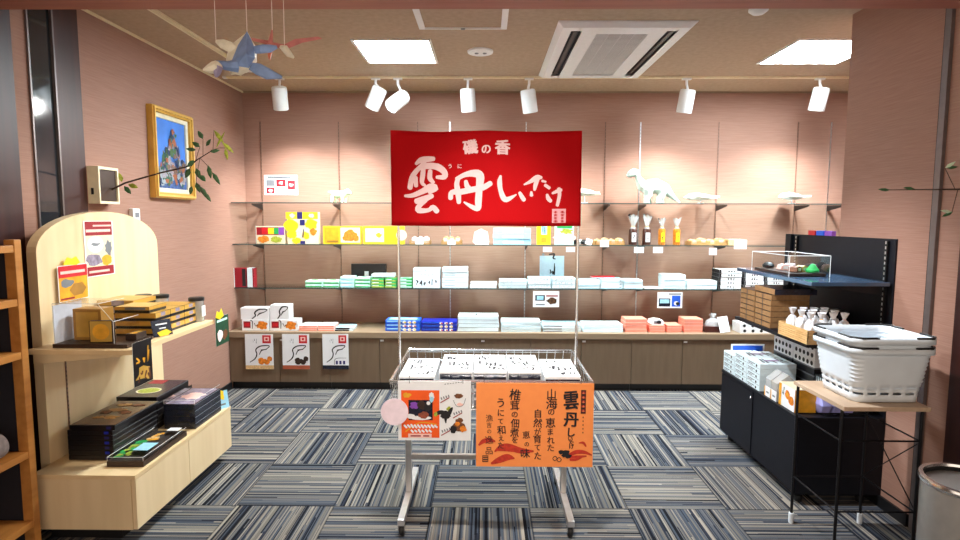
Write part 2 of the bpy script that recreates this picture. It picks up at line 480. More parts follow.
def carton(name, label, cat, loc, size, body, prints=(), group=None, rz=0., bevel=.0015, seed=0, lid=None):
    w, d, h = size
    mb = MB(); mb.box(-w/2, -d/2, 0, w/2, d/2, h, body)
    if lid: mb.box(-w/2-.001, -d/2-.001, h*.35, w/2+.001, d/2+.001, h+.0006, lid)
    bm = MB()
    o = None
    marks(mb, w+(.002 if lid else 0), d+(.002 if lid else 0), h+(.0006 if lid else 0), prints, seed)
    o = mb.build(name, loc=loc, rz=rz)
    if bevel:
        md = o.modifiers.new('edge', 'BEVEL'); md.width = bevel; md.segments = 2; md.limit_method = 'ANGLE'
    return tag(o, label, cat, group)

def ordn(i, n):
    """words for the i-th from the bottom of n"""
    if n == 1: return ''
    if i == n-1: return 'topmost'
    if i == 0: return 'bottom'
    k = n-1-i
    return ['', 'second from top', 'third from top', 'fourth from top', 'fifth from top', 'sixth from top', 'seventh from top'][k]
# ------------------------------------------------------------------ the room
ZC, YB, XL, XR = 2.6, 5.2, -2.195, 2.03
def sbox(name, x0, y0, z0, x1, y1, z1, m):
    return structure(MB().box(x0, y0, z0, x1, y1, z1, m).build(name))
sbox('floor', -3.6, -1.6, -.08, 4.0, YB+.1, 0, CARPET)
sbox('ceiling', XL-.1, 2.55, ZC, 4.0, YB+.1, ZC+.08, CEILP)
sbox('wall_back', XL-.1, YB, 0, 3.9, YB+.1, ZC, WALLP)
sbox('wall_left', XL-.1, 3.12, 0, XL, YB, ZC, WALLP)
sbox('wall_right', XR, 2.614, 0, 3.9, 3.28, ZC, WALLP)
sbox('wall_recess', 3.7, 3.28, 0, 3.8, YB, ZC, WALLP)
sbox('ceiling_hall', -3.6, -1.6, 3.0, 4.0, 2.33, 3.08, CEILP)
# beam over the shop's opening
sbox('trim_1', -3.6, 2.37, 2.372, 4.0, 2.55, 3.06, HEADER)
# pale cove lines where walls meet ceiling
sbox('trim_2', XL, 3.12, ZC-.012, XL+.014, YB, ZC, CREAM)
sbox('trim_3', XL+.014, YB-.012, ZC-.012, 3.7, YB, ZC, CABT)
# dark posts and the tall mirror strip left of the opening
sbox('trim_4', XL-.1, 2.937, 0, XL+.004, 3.12, ZC, DKWOOD)
sbox('trim_5', XL-.1, 2.927, 0, XL+.010, 2.937, ZC, JAMB)
w = structure(MB().box(XL-.06, 2.775, 0, XL-.004, 2.927, ZC, SMOKED).build('window_1'))
sbox('trim_6', XL-.1, 2.765, 0, XL+.010, 2.775, ZC, JAMB)
sbox('trim_7', XL-.1, 2.675, 0, XL, 2.765, ZC, WALLP)
sbox('trim_8', XL-.1, 1.2, 0, XL+.006, 2.675, 3.0, DKWOOD)
# right of the opening: black strip, grey metal jamb, panels
sbox('trim_9', XR-.006, 2.598, 0, 2.3, 2.614, ZC, BLKM)
sbox('trim_10', XR-.016, 2.565, 0, 2.3, 2.598, ZC, JAMB)
sbox('trim_11', XR, 2.44, 0, 2.3, 2.565, ZC, WALLP)
sbox('trim_12', XR-.008, .9, 0, 2.3, 2.44, 3.0, DKWOOD)
sbox('baseboard_right', XR-.012, 2.62, 0, XR, 3.28, .06, BLKP)
sbox('baseboard_left', XL, 3.40, 0, XL+.012, 4.76, .06, BLKP)

# panel joints of the back wall
for k, px in enumerate((245,)):
    pass

# ------------------------------------------------------------------ ceiling fittings
def led_panel(x0, y0, x1, y1, label):
    t = thing('ceiling_light', label, 'light', ((x0+x1)/2, (y0+y1)/2, ZC), group='square ceiling lights')
    w, d = (x1-x0)/2, (y1-y0)/2
    MB().box(-w, -d, -.006, w, d, -.001, PANEL).build('diffuser', t)
    f = MB()
    for a in ((-w-.02, -d-.02, -w, d+.02), (w, -d-.02, w+.02, d+.02), (-w, -d-.02, w, -d), (-w, d, w, d+.02)):
        f.box(a[0], a[1], -.008, a[2], a[3], -.0005, WPAINT)
    f.build('frame', t)
led_panel(-.845, 3.725, -.372, 4.235, 'bright square ceiling light above the red banner\'s left side')
led_panel(1.985, 3.725, 2.53, 4.25, 'bright square ceiling light near the right wall')

# cassette air conditioner: sloped white panel, two long slots, grille between them
ac = thing('air_conditioner', 'white ceiling cassette air conditioner with two slots and a grille', 'air conditioner', (.813, 3.99, ZC))
hw, hd = .40, .62
p = MB()
p.add([(-hw,-hd,-.006),(hw,-hd,-.006),(hw,hd,-.006),(-hw,hd,-.006),(-hw+.03,-hd+.03,-.03),(hw-.03,-hd+.03,-.03),(hw-.03,hd-.03,-.03),(-hw+.03,hd-.03,-.03)],
      [(3,2,1,0),(0,1,5,4),(1,2,6,5),(2,3,7,6),(3,0,4,7)], WPAINT)
for a in ((-hw+.03, -hd+.03, -hw+.085, hd-.03), (hw-.085, -hd+.03, hw-.03, hd-.03), (-.25, -hd+.03, -.155, hd-.03), (.155, -hd+.03, .25, hd-.03),
          (-.315, -hd+.03, -.25, -hd+.09), (.25, -hd+.03, .315, -hd+.09), (-.315, hd-.09, -.25, hd-.03), (.25, hd-.09, .315, hd-.03),
          (-.155, -hd+.03, .155, -hd+.15), (-.155, hd-.11, .155, hd-.03)):
    p.box(a[0], a[1], -.031, a[2], a[3], -.029, WPAINT)
p.box(-.40, -.62, -.006, .40, .62, -.0005, WPAINT)
p.build('panel', ac)
for s in (-1, 1):
    q = MB(); q.box(min(s*.25, s*.315), -.53, -.012, max(s*.25, s*.315), .53, -.007, DARKIN)
    o = q.build('air_slot', ac)
    v = MB()
    v.box(s*.285-.012, -.50, -.026, s*.285+.012, .50, -.020, BLKP, Matrix.Rotation(0, 4, 'Y'))
    v.build('louvre', o)
g = MB(); g.box(-.155, -.47, -.015, .155, .51, -.010, mat('grille_brown_grey', s2l(96, 90, 86), .7))  # brownish grey plate behind the white slats
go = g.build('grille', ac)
g = MB()
for k in range(40): g.box(-.155, -.468+k*.0245, -.028, .155, -.461+k*.0245, -.024, WPAINT)
for k in range(3): g.box(-.08+k*.078, -.47, -.030, -.077+k*.078, .51, -.028, WPAINT)
g.build('slats', go)

d = thing('ceiling_speaker', 'round white disc fitting in the middle of the ceiling', 'speaker', (-.042, 3.965, ZC))
MB().lathe([(.088, -.0005), (.086, -.012), (.07, -.016)], WPAINT, 32).build('rim', d, smooth=True)
q = MB().lathe([(.068, -.0155), (.066, -.018)], WPAINT, 28)
for dx in (-.025, .03): q.lathe([(.014, -.018), (.012, -.022)], GREY, 12, Matrix.Translation((dx, -.01, 0)))
q.build('face', d)
d = thing('smoke_detector', 'small white dome on the ceiling at the beam, right of centre', 'smoke detector', (1.467, 3.19, ZC))
MB().lathe([(.05, -.0005), (.05, -.012), (.03, -.028), (.012, -.032)], WPAINT, 24).build('base', d, smooth=True)
# hatch outline in the ceiling
h = thing('ceiling_hatch', 'square ceiling hatch outlined by white strips behind the beam', 'hatch', (-.14, 3.05, ZC))
q = MB()
for a in ((-.26, -.44, -.225, .44), (.225, -.44, .26, .44), (-.225, .425, .225, .44), (-.225, -.44, .225, -.425)):
    q.box(a[0], a[1], -.012, a[2], a[3], -.0005, WPAINT)
q.build('frame', h)
MB().box(-.225, -.425, -.004, .225, .425, -.0005, CEILP).build('door_panel', h)
MB().box(-.012, .418, -.017, .012, .434, -.012, GREY).build('latch', h)

# lighting tracks
YT = 4.655
def track(p0, p1, label):
    t = thing('lighting_track', label, 'track', ((p0[0]+p1[0])/2, (p0[1]+p1[1])/2, ZC), group='ceiling lighting tracks')
    L = (Vector(p1)-Vector(p0)).length; ang = math.atan2(p1[1]-p0[1], p1[0]-p0[0])
    r = Matrix.Rotation(ang, 4, 'Z')
    b = MB().box(-L/2, -.017, -.014, L/2, -.005, -.0005, CREAM, r).box(-L/2, .005, -.014, L/2, .017, -.0005, CREAM, r)
    b.box(-L/2, -.005, -.006, L/2, .005, -.0005, CREAM, r); b.build('rail', t)
    for s in (-1, 1): MB().box(s*L/2-.015, -.018, -.016, s*L/2+.015, .018, -.0005, WPAINT, r).build('end_cap', t)
track((-2.1, YT), (3.2, YT), 'long pale lighting track across the ceiling before the back wall')
track((-1.815, 2.7), (-1.815, 4.45), 'pale lighting track on the ceiling along the left wall')

def spot(px, py, Y, target, label, energy, angle, col=(.98, 1, .99)):
    c = at(px, py, Y=Y)
    t = thing('spotlight', label, 'spotlight', (c.x, Y, ZC), group='white track spotlights')
    d = (Vector(target)-c).normalized()
    q = d.to_track_quat('-Z', 'Y').to_matrix().to_4x4()
    cz = c.z-ZC
    q.translation = (0, 0, cz)
    MB().box(-.035, -.016, -.026, .035, .016, -.0145, WPAINT).build('adapter', t)
    back = q @ Vector((0, 0, .085))
    MB().tube([(0, 0, -.026), (0, 0, -.06), (back.x*.7, back.y*.7, back.z*.85+-.009), q @ Vector((0, 0, .06))], .010, WPAINT, 8).build('stem', t)
    h = MB().lathe([(.04, .090), (.056, .085), (.060, .072), (.060, -.088), (.057, -.092), (.053, -.088), (.05, -.04)], WPAINT, 28, q, cap=False)
    h.lathe([(.04, .090), (.001, .091)], WPAINT, 28, q, cap=False)
    h.build('housing', t, smooth=True)
    MB().lathe([(.0495, -.045), (.046, -.04), (.001, -.04)], LENS, 24, q, cap=False).build('lens', t, smooth=True)
    lamp_spot('spotlight_lamp', q @ Vector((0, 0, -.094)), q @ Vector((0, 0, -2)), energy, angle, col, parent=t, radius=.045)
    return t
SPW = SPOT_W
spot(280, 98, YT, (-1.75, 5.2, 1.0), 'white spotlight pointing down in the back left corner', SPW*.6, 100)
spot(376, 98, YT, (-1.45, 4.95, 1.35), 'tilted white spotlight, left one of the close pair', SPW*.9, 100)
spot(398, 101, YT, (-1.7, 3.3, 1.25), 'white spotlight of the close pair with its open end showing', SPW*.9, 75)
spot(468, 100, YT, (-.05, 5.05, .8), 'upright white spotlight directly above the banner text', SPW*.85, 118)
spot(529, 101, YT, (.6, 5.05, .8), 'white spotlight above the banner\'s right end', SPW*.85, 118)
spot(686, 101, YT, (1.45, 5.05, .7), 'white spotlight above the large model dinosaur, right of air conditioner', SPW*.85, 120)
spot(819, 99, YT, (2.5, 5.05, .7), 'rightmost white spotlight under the right ceiling light', SPW*.85, 120)

# ------------------------------------------------------------------ wall standards, brackets, glass shelves
YS0 = 4.86
S1, S2, S3, CT = at(500, 288.7, Y=YS0).z, at(500, 244.8, Y=YS0).z, at(500, 202.8, Y=YS0).z, .503
BRNZ = mat('bronze_metal', s2l(140, 106, 90), .5, .3, .1)
STD = ((261, 0), (339, 0), (418, 0), (450, 1), (526, 1), (605, 0), (640, 1), (718, 0), (797, 0), (830, 1))
names = ['leftmost', 'second from left', 'third from left', 'fourth from left', 'fifth from left', 'sixth from left', 'seventh from left', 'eighth from left', 'ninth from left', 'rightmost']
for (px, br), nm in zip(STD, names):
    x = at(px, 150, Y=YB).x
    t = thing('wall_standard', f'slim slotted upright on the back wall, {nm} of ten', 'upright', (x, YB, CT), group='slotted uprights of the back wall')
    q = MB()
    m = ALU if br else BRNZ
    q.box(-.0045, -.006, .012, -.0015, -.0005, 1.83, m); q.box(.0015, -.006, .012, .0045, -.0005, 1.83, m); q.box(-.0015, -.003, .012, .0015, -.0005, 1.83, BLKM)
    for k in range(60): q.box(-.0015, -.0055, .03+k*.03, .0015, -.003, .042+k*.03, m)
    q.build('channel', t)
    if px not in (418, 450):
        for z in (S1, S2, S3):
            zz = z-CT-.0095
            q = MB().prism([(-.003, -.006, zz), (-.003, -.24, zz), (-.003, -.24, zz-.012), (-.003, -.02, zz-.05), (-.003, -.006, zz-.05)], (.006, 0, 0), GUN)
            q.build('bracket', t)
for z, nm in ((S1, 'lowest'), (S2, 'middle'), (S3, 'highest')):
    t = thing('glass_shelf', f'{nm} long glass shelf on the back wall', 'shelf', (.45, 5.02, z-.008), group='glass shelves of the back wall')
    x0, x1, y0, y1 = -2.18-.45, 3.06-.45, YS0-5.02, YB-.008-5.02
    q = MB(); e = .0006
    q.add([(x0, y0, 0), (x1, y0, 0), (x1, y1, 0), (x0, y1, 0), (x0, y0, .008), (x1, y0, .008), (x1, y1, .008), (x0, y1, .008)], [(4, 5, 6, 7), (3, 2, 1, 0)], GLASS)
    q.build('pane', t)
    q = MB()
    q.box(x0, y0-.002, 0, x1, y0, .008, GLEDGE); q.box(x0-.002, y0, 0, x0, y1, .008, GLEDGE); q.box(x1, y0, 0, x1+.002, y1, .008, GLEDGE)
    q.build('polished_edge', t)

# ------------------------------------------------------------------ back counter
DW = .4292
unit_pos = ['leftmost, with three posters on its front', 'second from left', 'third from left, behind the wire cart', 'fourth from left, behind the orange sign', 'fifth from left, under the salmon boxes', 'rightmost, behind the black display unit']
for k in range(6):
    x = -2.19+2*DW*k
    t = thing('base_cabinet', f'olive brown low cabinet, {unit_pos[k]}', 'cabinet', (x+DW, 4.97, 0), group='low cabinets of the back counter')
    a, b = -DW, DW
    MB().box(a+.001, -.19, .06, b-.001, .22, CT-.052, CABM).build('body', t)
    MB().box(a+.001, -.175, 0, b-.001, .2, .06, BLKP).build('plinth', t)
    for s in (0, 1):
        xa = a+s*DW+.002; xb = xa+DW-.004
        dd = MB().box(xa, -.218, .065, xb, -.191, CT-.055, CABM).build('door', t)
        if s == 1: MB().box(xa+.006, -.226, CT-.078, xa+.034, -.2185, CT-.064, WPAINT).build('lock', dd)
    MB()
wt = MB().box(-2.19, 4.735, CT-.05, 2.96, YB-.001, CT, CABT).build('worktop', bevel=.003)
tag(wt, 'long brown worktop of the back counter carrying stacked boxes', 'counter')

# ------------------------------------------------------------------ left wall things
t = thing('framed_painting', 'gold framed painting of a rocky seashore hanging on the left wall', 'painting', (XL, 3.965, 1.6))
fy, fh = .252, .6
q = MB()
def molding(q, y0, y1, z0, z1, w, d0, d1, m):
    for (a, b, c, e) in ((y0, y1, z1-w, z1), (y0, y1, z0, z0+w), (y0, y0+w, z0+w, z1-w), (y1-w, y1, z0+w, z1-w)):
        q.box(d0, a, c, d1, b, e, m)
molding(q, -fy, fy, 0, fh, .038, .001, .04, GOLD)
molding(q, -fy+.01, fy-.01, .01, fh-.01, .012, .04, .052, mat('light_gold', s2l(232, 190, 104), .35, .3))
q.build('frame', t)
q = MB(); molding(q, -fy+.038, fy-.038, .038, fh-.038, .03, .004, .024, mat('cream_mount', s2l(226, 218, 190), .7))
q.build('mount', t)
q = MB(); q.box(.003, -fy+.067, .067, .012, fy-.067, fh-.067, mat('painted_sky', s2l(70, 128, 214), .6, 0, .15, 6))
F = frame((.012, -fy+.067, .067), (0, 1, 0), (0, 0, 1)); pw, ph = 2*(fy-.067), fh-.134
rd = random.Random(5)
q.poly(F, [(0, 0), (pw, 0), (pw, ph*.35), (0, ph*.3)], mat('painted_sea', s2l(62, 92, 150), .6, 0, .4, 60), .0006)
for k in range(150):
    u = rd.uniform(.08, .92); top = .9-abs(u-.58)*1.25-(.0 if abs(u-.58) < .12 or u < .35 else .1)
    v = rd.uniform(.08, max(.15, top))
    m = [mat('painted_foam', s2l(150, 160, 168), .7), mat('painted_leaf', s2l(70, 104, 66), .7), mat('painted_rust', s2l(160, 92, 60), .7), mat('painted_rock', s2l(122, 96, 84), .7, 0, .4, 70), mat('painted_moss', s2l(52, 96, 92), .7, 0, .4, 70), mat('painted_stone', s2l(150, 142, 150), .7, 0, .3, 70), mat('painted_shadow', s2l(44, 60, 96), .7, 0, .3, 70)][k*5 % 7]
    q.disc(F, u*pw, v*ph, rd.uniform(.012, .026), rd.uniform(.012, .036), m, .0012+k*.00008, 9, .4, k)
q.build('canvas', t)

t = thing('wall_vase', 'cream wall-hung vase box with dark opening on the left wall', 'vase', (XL, 3.215, 1.545))
q = MB(); y0, y1 = -.085, .085
q.box(.001, y0, 0, .012, y1, .205, CREAM); q.box(.012, y0, 0, .065, y0+.01, .205, CREAM); q.box(.012, y1-.01, 0, .065, y1, .205, CREAM)
q.box(.012, y0+.01, 0, .065, y1-.01, .014, CREAM); q.box(.012, y0+.01, .190, .065, y1-.01, .205, CREAM)
q.build('casing', t)
q = MB().box(.0125, y0+.011, .015, .055, y1-.011, .189, DBROWN); q.build('backing', t)
q = MB().box(.02, y0-.002, .05, .034, y0-.0003, .085, INK); q.build('side_slot', t)

def leaf(q, base, d, L, w, m, nrm=(0, -1, .3)):
    base = Vector(base); d = Vector(d).normalized(); n = Vector(nrm); s = d.cross(n).normalized()*w
    n2 = s.cross(d).normalized()*w*.25
    q.add([base, base+d*L*.35+s, base+d*L*.35+n2, base+d*L*.35-s, base+d*L*.7+s*.75, base+d*L*.7+n2, base+d*L*.7-s*.75, base+d*L],
          [(0, 1, 2), (0, 2, 3), (1, 4, 5, 2), (2, 5, 6, 3), (4, 7, 5), (5, 7, 6)], m)
t = thing('leafy_branch', 'thin leafy branch reaching out of the wall vase over the painting', 'branch', (XL+.04, 3.25, 1.62))
O = Vector((XL+.04, 3.25, 1.62))
def bp(px, py, Y): return at(px, py, Y=Y)-O
stem = [Vector((0, 0, 0)), bp(125, 183, 3.27), bp(160, 173, 3.27), bp(186, 167, 3.27), bp(200, 158, 3.27), bp(213, 150, 3.26)]
MB().tube(stem, [.006, .005, .0045, .004, .003, .002], BARK, 6).build('stem', t, smooth=True)
q = MB()
rd = random.Random(3)
for (px, py, dx, dz, L, w, m) in ((203, 139, -.3, .5, .05, .012, LEAF), (200, 147, -.8, .5, .05, .012, LEAF), (206, 146, .6, .6, .05, .011, LEAF), (210, 152, .8, .2, .05, .01, LEAF),
        (194, 160, -.5, -.6, .05, .014, LEAF), (190, 168, -.4, -.8, .06, .016, LEAF), (196, 168, .3, -.9, .06, .014, LEAF), (200, 175, .6, -.6, .05, .013, LEAF),
        (214, 130, .5, -.8, .08, .010, LEAFY), (222, 142, .7, -.7, .08, .010, LEAFY), (225, 148, .3, -1, .07, .009, LEAFY), (216, 148, .5, .9, .1, .006, LEAFY),
        (208, 165, .3, -.9, .08, .012, LEAF), (212, 172, .5, -.8, .08, .011, LEAF), (196, 182, .2, -.9, .06, .014, LEAF), (200, 186, .4, -.9, .08, .012, LEAF), (192, 186, -.3, -.7, .05, .012, LEAF),
        (204, 192, .5, -.9, .06, .01, LEAF), (128, 184, .9, -.3, .07, .012, LEAFY), (124, 186, .7, -.7, .06, .012, LEAF), (122, 182, -.2, .8, .05, .012, LEAFY), (196, 150, -.9, .1, .05, .011, LEAF)):
    y = 3.27+rd.uniform(-.04, .04)
    leaf(q, bp(px, py, y), (dx, rd.uniform(-.3, .3), dz), L*1.1, w*1.15, m)
for a, b in (((200, 158), (196, 182)), ((196, 182), (204, 194)), ((213, 150), (214, 130)), ((213, 150), (225, 148)), ((200, 158), (212, 172)), ((196, 160), (200, 147)), ((203, 156), (203, 139)), ((213, 150), (210, 152)), ((200, 158), (190, 168))):
    q.tube([bp(a[0], a[1], 3.265), bp((a[0]+b[0])/2, (a[1]+b[1])/2-1, 3.27), bp(b[0], b[1], 3.27)], .0014, BARK, 5)
q.build('leaves', t)

c = at(134, 215, X=XL+.01)
t = thing('wall_sensor', 'small white switch box on left wall beside the arched stand', 'switch', (XL, c.y, c.z-.035))
MB().box(.001, -.035, 0, .028, .035, .075, WPAINT).build('housing', t, bevel=.004)
MB().box(.0285, -.015, .02, .031, .02, .05, GREY).build('button', t)

# notice on the back wall
a = at(264, 175, Y=YB-.004); b = at(298, 195, Y=YB-.004)
q = MB(); w, h = b.x-a.x, a.z-b.z
q.box(0, -.002, 0, w, -.0005, h, WHITEB); F = frame((0, -.002, 0), (1, 0, 0), (0, 0, 1))
q.quad(F, .1*w, .86*h, .8*w, .93*h, INK)
for (u0, v0, u1, v1, m) in ((.06, .08, .3, .38, CRIM), (.06, .45, .3, .75, GREY), (.36, .42, .64, .78, CRIM), (.7, .28, .92, .72, RED), (.38, .15, .62, .2, GREY), (.38, .26, .6, .3, GREY), (.7, .1, .92, .14, GREY)):
    q.quad(F, u0*w, v0*h, u1*w, v1*h, m)
for k, (u, v) in enumerate(((.18, .22), (.5, .6), (.8, .5))): q.disc(F, u*w, v*h, .018, .015, WHITE, .0009, 12, .3, k)
o = q.build('wall_notice', loc=(a.x, YB-.001, b.z)); tag(o, 'white notice with red photos on back wall above the glass shelves', 'notice')
# ------------------------------------------------------------------ left display stand
DZ, SZ = .325, .885
t = thing('display_stand', 'light maple display stand with arched back and drawer base on the left', 'display stand', (-1.8, 2.9, 0))
O = Vector((-1.8, 2.9, 0))
ay0, ay1 = 2.53-2.9, 3.475-2.9
pts = [(ay0, .05), (ay0, 1.31)]
cy = (ay0+ay1)/2
for k in range(0, 25):
    w = PI-PI*k/24
    u = math.cos(w); v = math.sin(w)
    pts.append((cy+(ay1-ay0)/2*u, 1.31+.188*v if v > 0 else 1.31))
pts += [(ay1, 1.31), (ay1, .05)]
seen = []
for p_ in pts:
    if not seen or (abs(p_[0]-seen[-1][0])+abs(p_[1]-seen[-1][1])) > 1e-4: seen.append(p_)
MB().prism([(-2.07+1.8, y, z) for y, z in seen], (.045, 0, 0), MAPLE).build('arched_back', t, bevel=.002)
xb, xf = -2.024+1.8, -1.555+1.8
by0, by1 = 2.412-2.9, 3.36-2.9
q = MB().box(xb, by0, .072, xf-.022, by1, DZ-.02, MAPLE); q.build('base_body', t)
MB().box(xb, by0, DZ-.02, xf, by1, DZ, MAPLEH).build('deck', t, bevel=.002)
ym = 2.87-2.9
for a, b in ((by0+.004, ym-.002), (ym+.002, by1-.001)): MB().box(xf-.021, a, .072, xf-.002, b, DZ-.022, MAPLE).build('door', t, bevel=.0015)
MB().box(xb+.03, by0+.06, 0, xf-.11, by1-.06, .072, BLKP).build('plinth', t)
MB().box(xb, 2.44-2.9, SZ-.022, xf, 3.2-2.9, SZ, MAPLEH).build('shelf', t, bevel=.002)
q = MB()
for y in (2.66-2.9,):
    q.box(xb, y-.004, DZ+.001, xb+.003, y+.004, SZ-.03, BRNZ)
    for k in range(24): q.box(xb+.003, y-.002, DZ+.02+k*.021, xb+.0035, y+.002, DZ+.03+k*.021, BLKP)
q.build('slotted_strip', t)
for y in (2.475-2.9, 3.18-2.9):
    MB().prism([(xb+.001, y-.004, SZ-.023), (xb+.4, y-.004, SZ-.023), (xb+.4, y-.004, SZ-.035), (xb+.02, y-.004, SZ-.07), (xb+.001, y-.004, SZ-.07)], (0, .008, 0), MAPLE).build('shelf_bracket', t)

def card(name, label, cat, px, plane, painter, thick=.0015, group=None, facing='x'):
    """a printed sheet in an upright plane; corners from the photograph's edges; painter(mb, frame, w, h)"""
    x0, y0, x1, y1 = px
    if facing == 'x':
        a = at(x0, y1, X=plane); b = at(x1, y1, X=plane); c = at(x0, y0, X=plane)
        w = b.y-a.y; h = c.z-a.z
        q = MB().box(.0006, 0, 0, .0006+thick, w, h, WHITE); F = frame((.0006+thick, 0, 0), (0, 1, 0), (0, 0, 1))
        painter(q, F, w, h); o = q.build(name, loc=a)
    else:
        a = at(x0, y1, Y=plane); b = at(x1, y1, Y=plane); c = at(x0, y0, Y=plane)
        w = b.x-a.x; h = c.z-a.z
        q = MB().box(0, -.0006-thick, 0, w, -.0006, h, WHITE); F = frame((0, -.0006-thick, 0), (1, 0, 0), (0, 0, 1))
        painter(q, F, w, h); o = q.build(name, loc=a)
    return tag(o, label, cat, group)

def poster_painter(q, F, w, h):
    q.quad(F, .04*w, .02*h, .96*w, .99*h, CREAM)
    q.quad(F, .04*w, .74*h, .96*w, .99*h, CRIM, .0009)
    q.quad(F, .04*w, .02*h, .96*w, .18*h, CRIM, .0009)
    q.quad(F, .06*w, .80*h, .9*w, .85*h, PINKB, .0012); q.quad(F, .3*w, .9*h, .94*w, .93*h, PINKB, .0012)
    q.disc(F, .36*w, .58*h, .27*w, .15*h, WHITE, .0012); q.disc(F, .36*w, .58*h, .14*w, .03*h, GREY, .0016, 12, .3, 2)
    q.disc(F, .3*w, .3*h, .26*w, .12*h, MAUVE, .0012, 16, .2, 4); q.disc(F, .72*w, .28*h, .18*w, .10*h, YELD, .0015, 16, .1, 1)
    q.disc(F, .8*w, .5*h, .14*w, .15*h, GREY, .0013, 16, .3, 7); q.quad(F, .1*w, .07*h, .8*w, .11*h, PINKB, .0012)
card('poster', 'tall red and cream poster on the arched back of the maple stand', 'poster', (86, 221, 115, 278), -2.024, poster_painter)
def pop1(q, F, w, h):
    q.quad(F, .02*w, .02*h, .98*w, .98*h, YELD); q.quad(F, .02*w, .66*h, .98*w, .98*h, RED, .0009)
    q.quad(F, .08*w, .76*h, .9*w, .84*h, PINKB, .0012); q.disc(F, .28*w, .5*h, .2*w, .12*h, GREY, .0012, 14, .2, 2)
    q.disc(F, .64*w, .3*h, .3*w, .2*h, GOLDT, .0013, 6, .1, 3); q.quad(F, .05*w, .05*h, .5*w, .1*h, CRIM, .0012)
o = card('price_card', 'red and yellow sales card with a yellow tab on the arched stand', 'sales card', (59, 266, 89, 303), -2.012, pop1)
q = MB(); a = at(62, 265, X=-2.012)-o.location
q.prism([(.003, a.y, a.z), (.003, a.y+.03, a.z+.035), (.003, a.y+.06, a.z+.026), (.003, a.y+.09, a.z+.036), (.003, a.y+.115, a.z+.004), (.003, a.y+.09, a.z-.006)], (.0015, 0, 0), YEL); q.build('burst_tab', o)
z0 = SZ-o.location.z
q = MB().box(-.004, .045, z0+.0005, -.001, .055, .06, ACEDGE).box(-.008, .035, z0+.0003, .02, .065, z0+.003, ACEDGE); q.build('holder', o)

# acrylic sample case near the front of the shelf
t = thing('acrylic_case', 'clear acrylic sample case at the near end of the maple shelf', 'display case', (-1.775, 2.56, SZ), .0)
MB().box(-.16, -.085, .0005, .175, .11, .018, DBROWN).build('tray', t)
q = MB(); h0, h1 = .019, .20
q.add([(-.155,-.08,h0),(.115,-.08,h0),(.115,.105,h0),(-.155,.105,h0),(-.155,-.08,h1),(.05,-.08,h1),(.115,-.08,.12),(.05,.105,h1),(-.155,.105,h1),(.115,.105,.12)],
      [(0,1,6,5,4),(1,2,9,6),(2,3,8,7,9),(3,0,4,8),(4,5,7,8),(5,6,9,7)], ACRYL)
q.build('cover', t)
q = MB()
for a, b in (((-.155,-.08,h0), (-.155,-.08,h1)), ((-.155,-.08,h1), (.05,-.08,h1)), ((.05,-.08,h1), (.115,-.08,.12)), ((.115,-.08,.12), (.115,-.08,h0)), ((.05,-.08,h1), (.05,.105,h1)), ((.115,-.08,.12), (.115,.105,.12))):
    q.tube([a, b], .0012, ACEDGE, 4)
q.build('edges', t)
MB().box(-.1545, -.078, h0, -.152, .10, h1-.01, mat('grey_white_sheet', s2l(206, 208, 220), .5)).build('backing_sheet', t)
carton('gift_box', 'golden brown box standing inside the acrylic case', 'box', (-1.83, 2.60, SZ+.0195), (.13, .09, .145), GOLDT, [('r', 'F', .1, .1, .9, .9, GOLD)], 'boxes shown in the acrylic case')
o = carton('gift_box', 'small gold framed box leaning in front inside the acrylic case', 'box', (-1.735, 2.515, SZ+.0195), (.10, .022, .10), DBROWN, [('r', 'F', .04, .04, .96, .98, GOLD), ('c', 'F', .5, .5, .36, .36, YELD)], 'boxes shown in the acrylic case', rz=.12)
o = carton('sample_tray', 'low dark tray of gold wrapped sweets beside the acrylic case', 'tray', (-1.632, 2.595, SZ+.0195), (.05, .08, .03), DBROWN, [('c', 'T', .5, .3, .2, .2, YELD, .3), ('c', 'T', .5, .7, .2, .2, GOLD, .3)])

# gold boxes, three layers of three, and flat ones lying on them
rows = ['near', 'middle', 'far']
for c_ in range(3):
    for k in range(3):
        y = 2.80+c_*.134
        carton('gold_box', f'gold topped black box, {ordn(k, 3)} of the {rows[c_]} stack on the maple shelf', 'box', (-1.72, y, SZ+.0005+k*.0385), (.20, .13, .037), BLKBOX,
               [('r', 'T', .02, .02, .98, .98, GOLD), ('r', 'R', .0, .35, 1, 1, GOLD), ('r', 'R', .35, .45, .65, .95, MAUVE), ('r', 'F', 0, .35, 1, 1, GOLD)], 'gold boxes on the maple shelf')
for k in range(4):
    carton('gold_box', f'gold box behind the acrylic case, {ordn(k, 4)} of the wall-side stack', 'box', (-1.925, 3.0, SZ+.0005+k*.0385), (.19, .20, .037), BLKBOX,
           [('r', 'T', .02, .02, .98, .98, GOLD), ('r', 'R', .0, .35, 1, 1, GOLD), ('r', 'F', 0, .3, 1, 1, GOLD), ('r', 'F', .4, .3, .75, 1, MAUVE)], 'gold boxes on the maple shelf')
carton('gold_box', 'gold box lying on top of the near gold stack', 'box', (-1.735, 2.81, SZ+.1165), (.17, .15, .03), BLKBOX,
       [('r', 'T', .02, .02, .98, .98, GOLD), ('r', 'R', .0, .45, 1, 1, GOLD), ('r', 'F', .0, .45, 1, 1, GOLD), ('r', 'F', .3, .5, .9, .9, GREY)], 'gold boxes on the maple shelf')
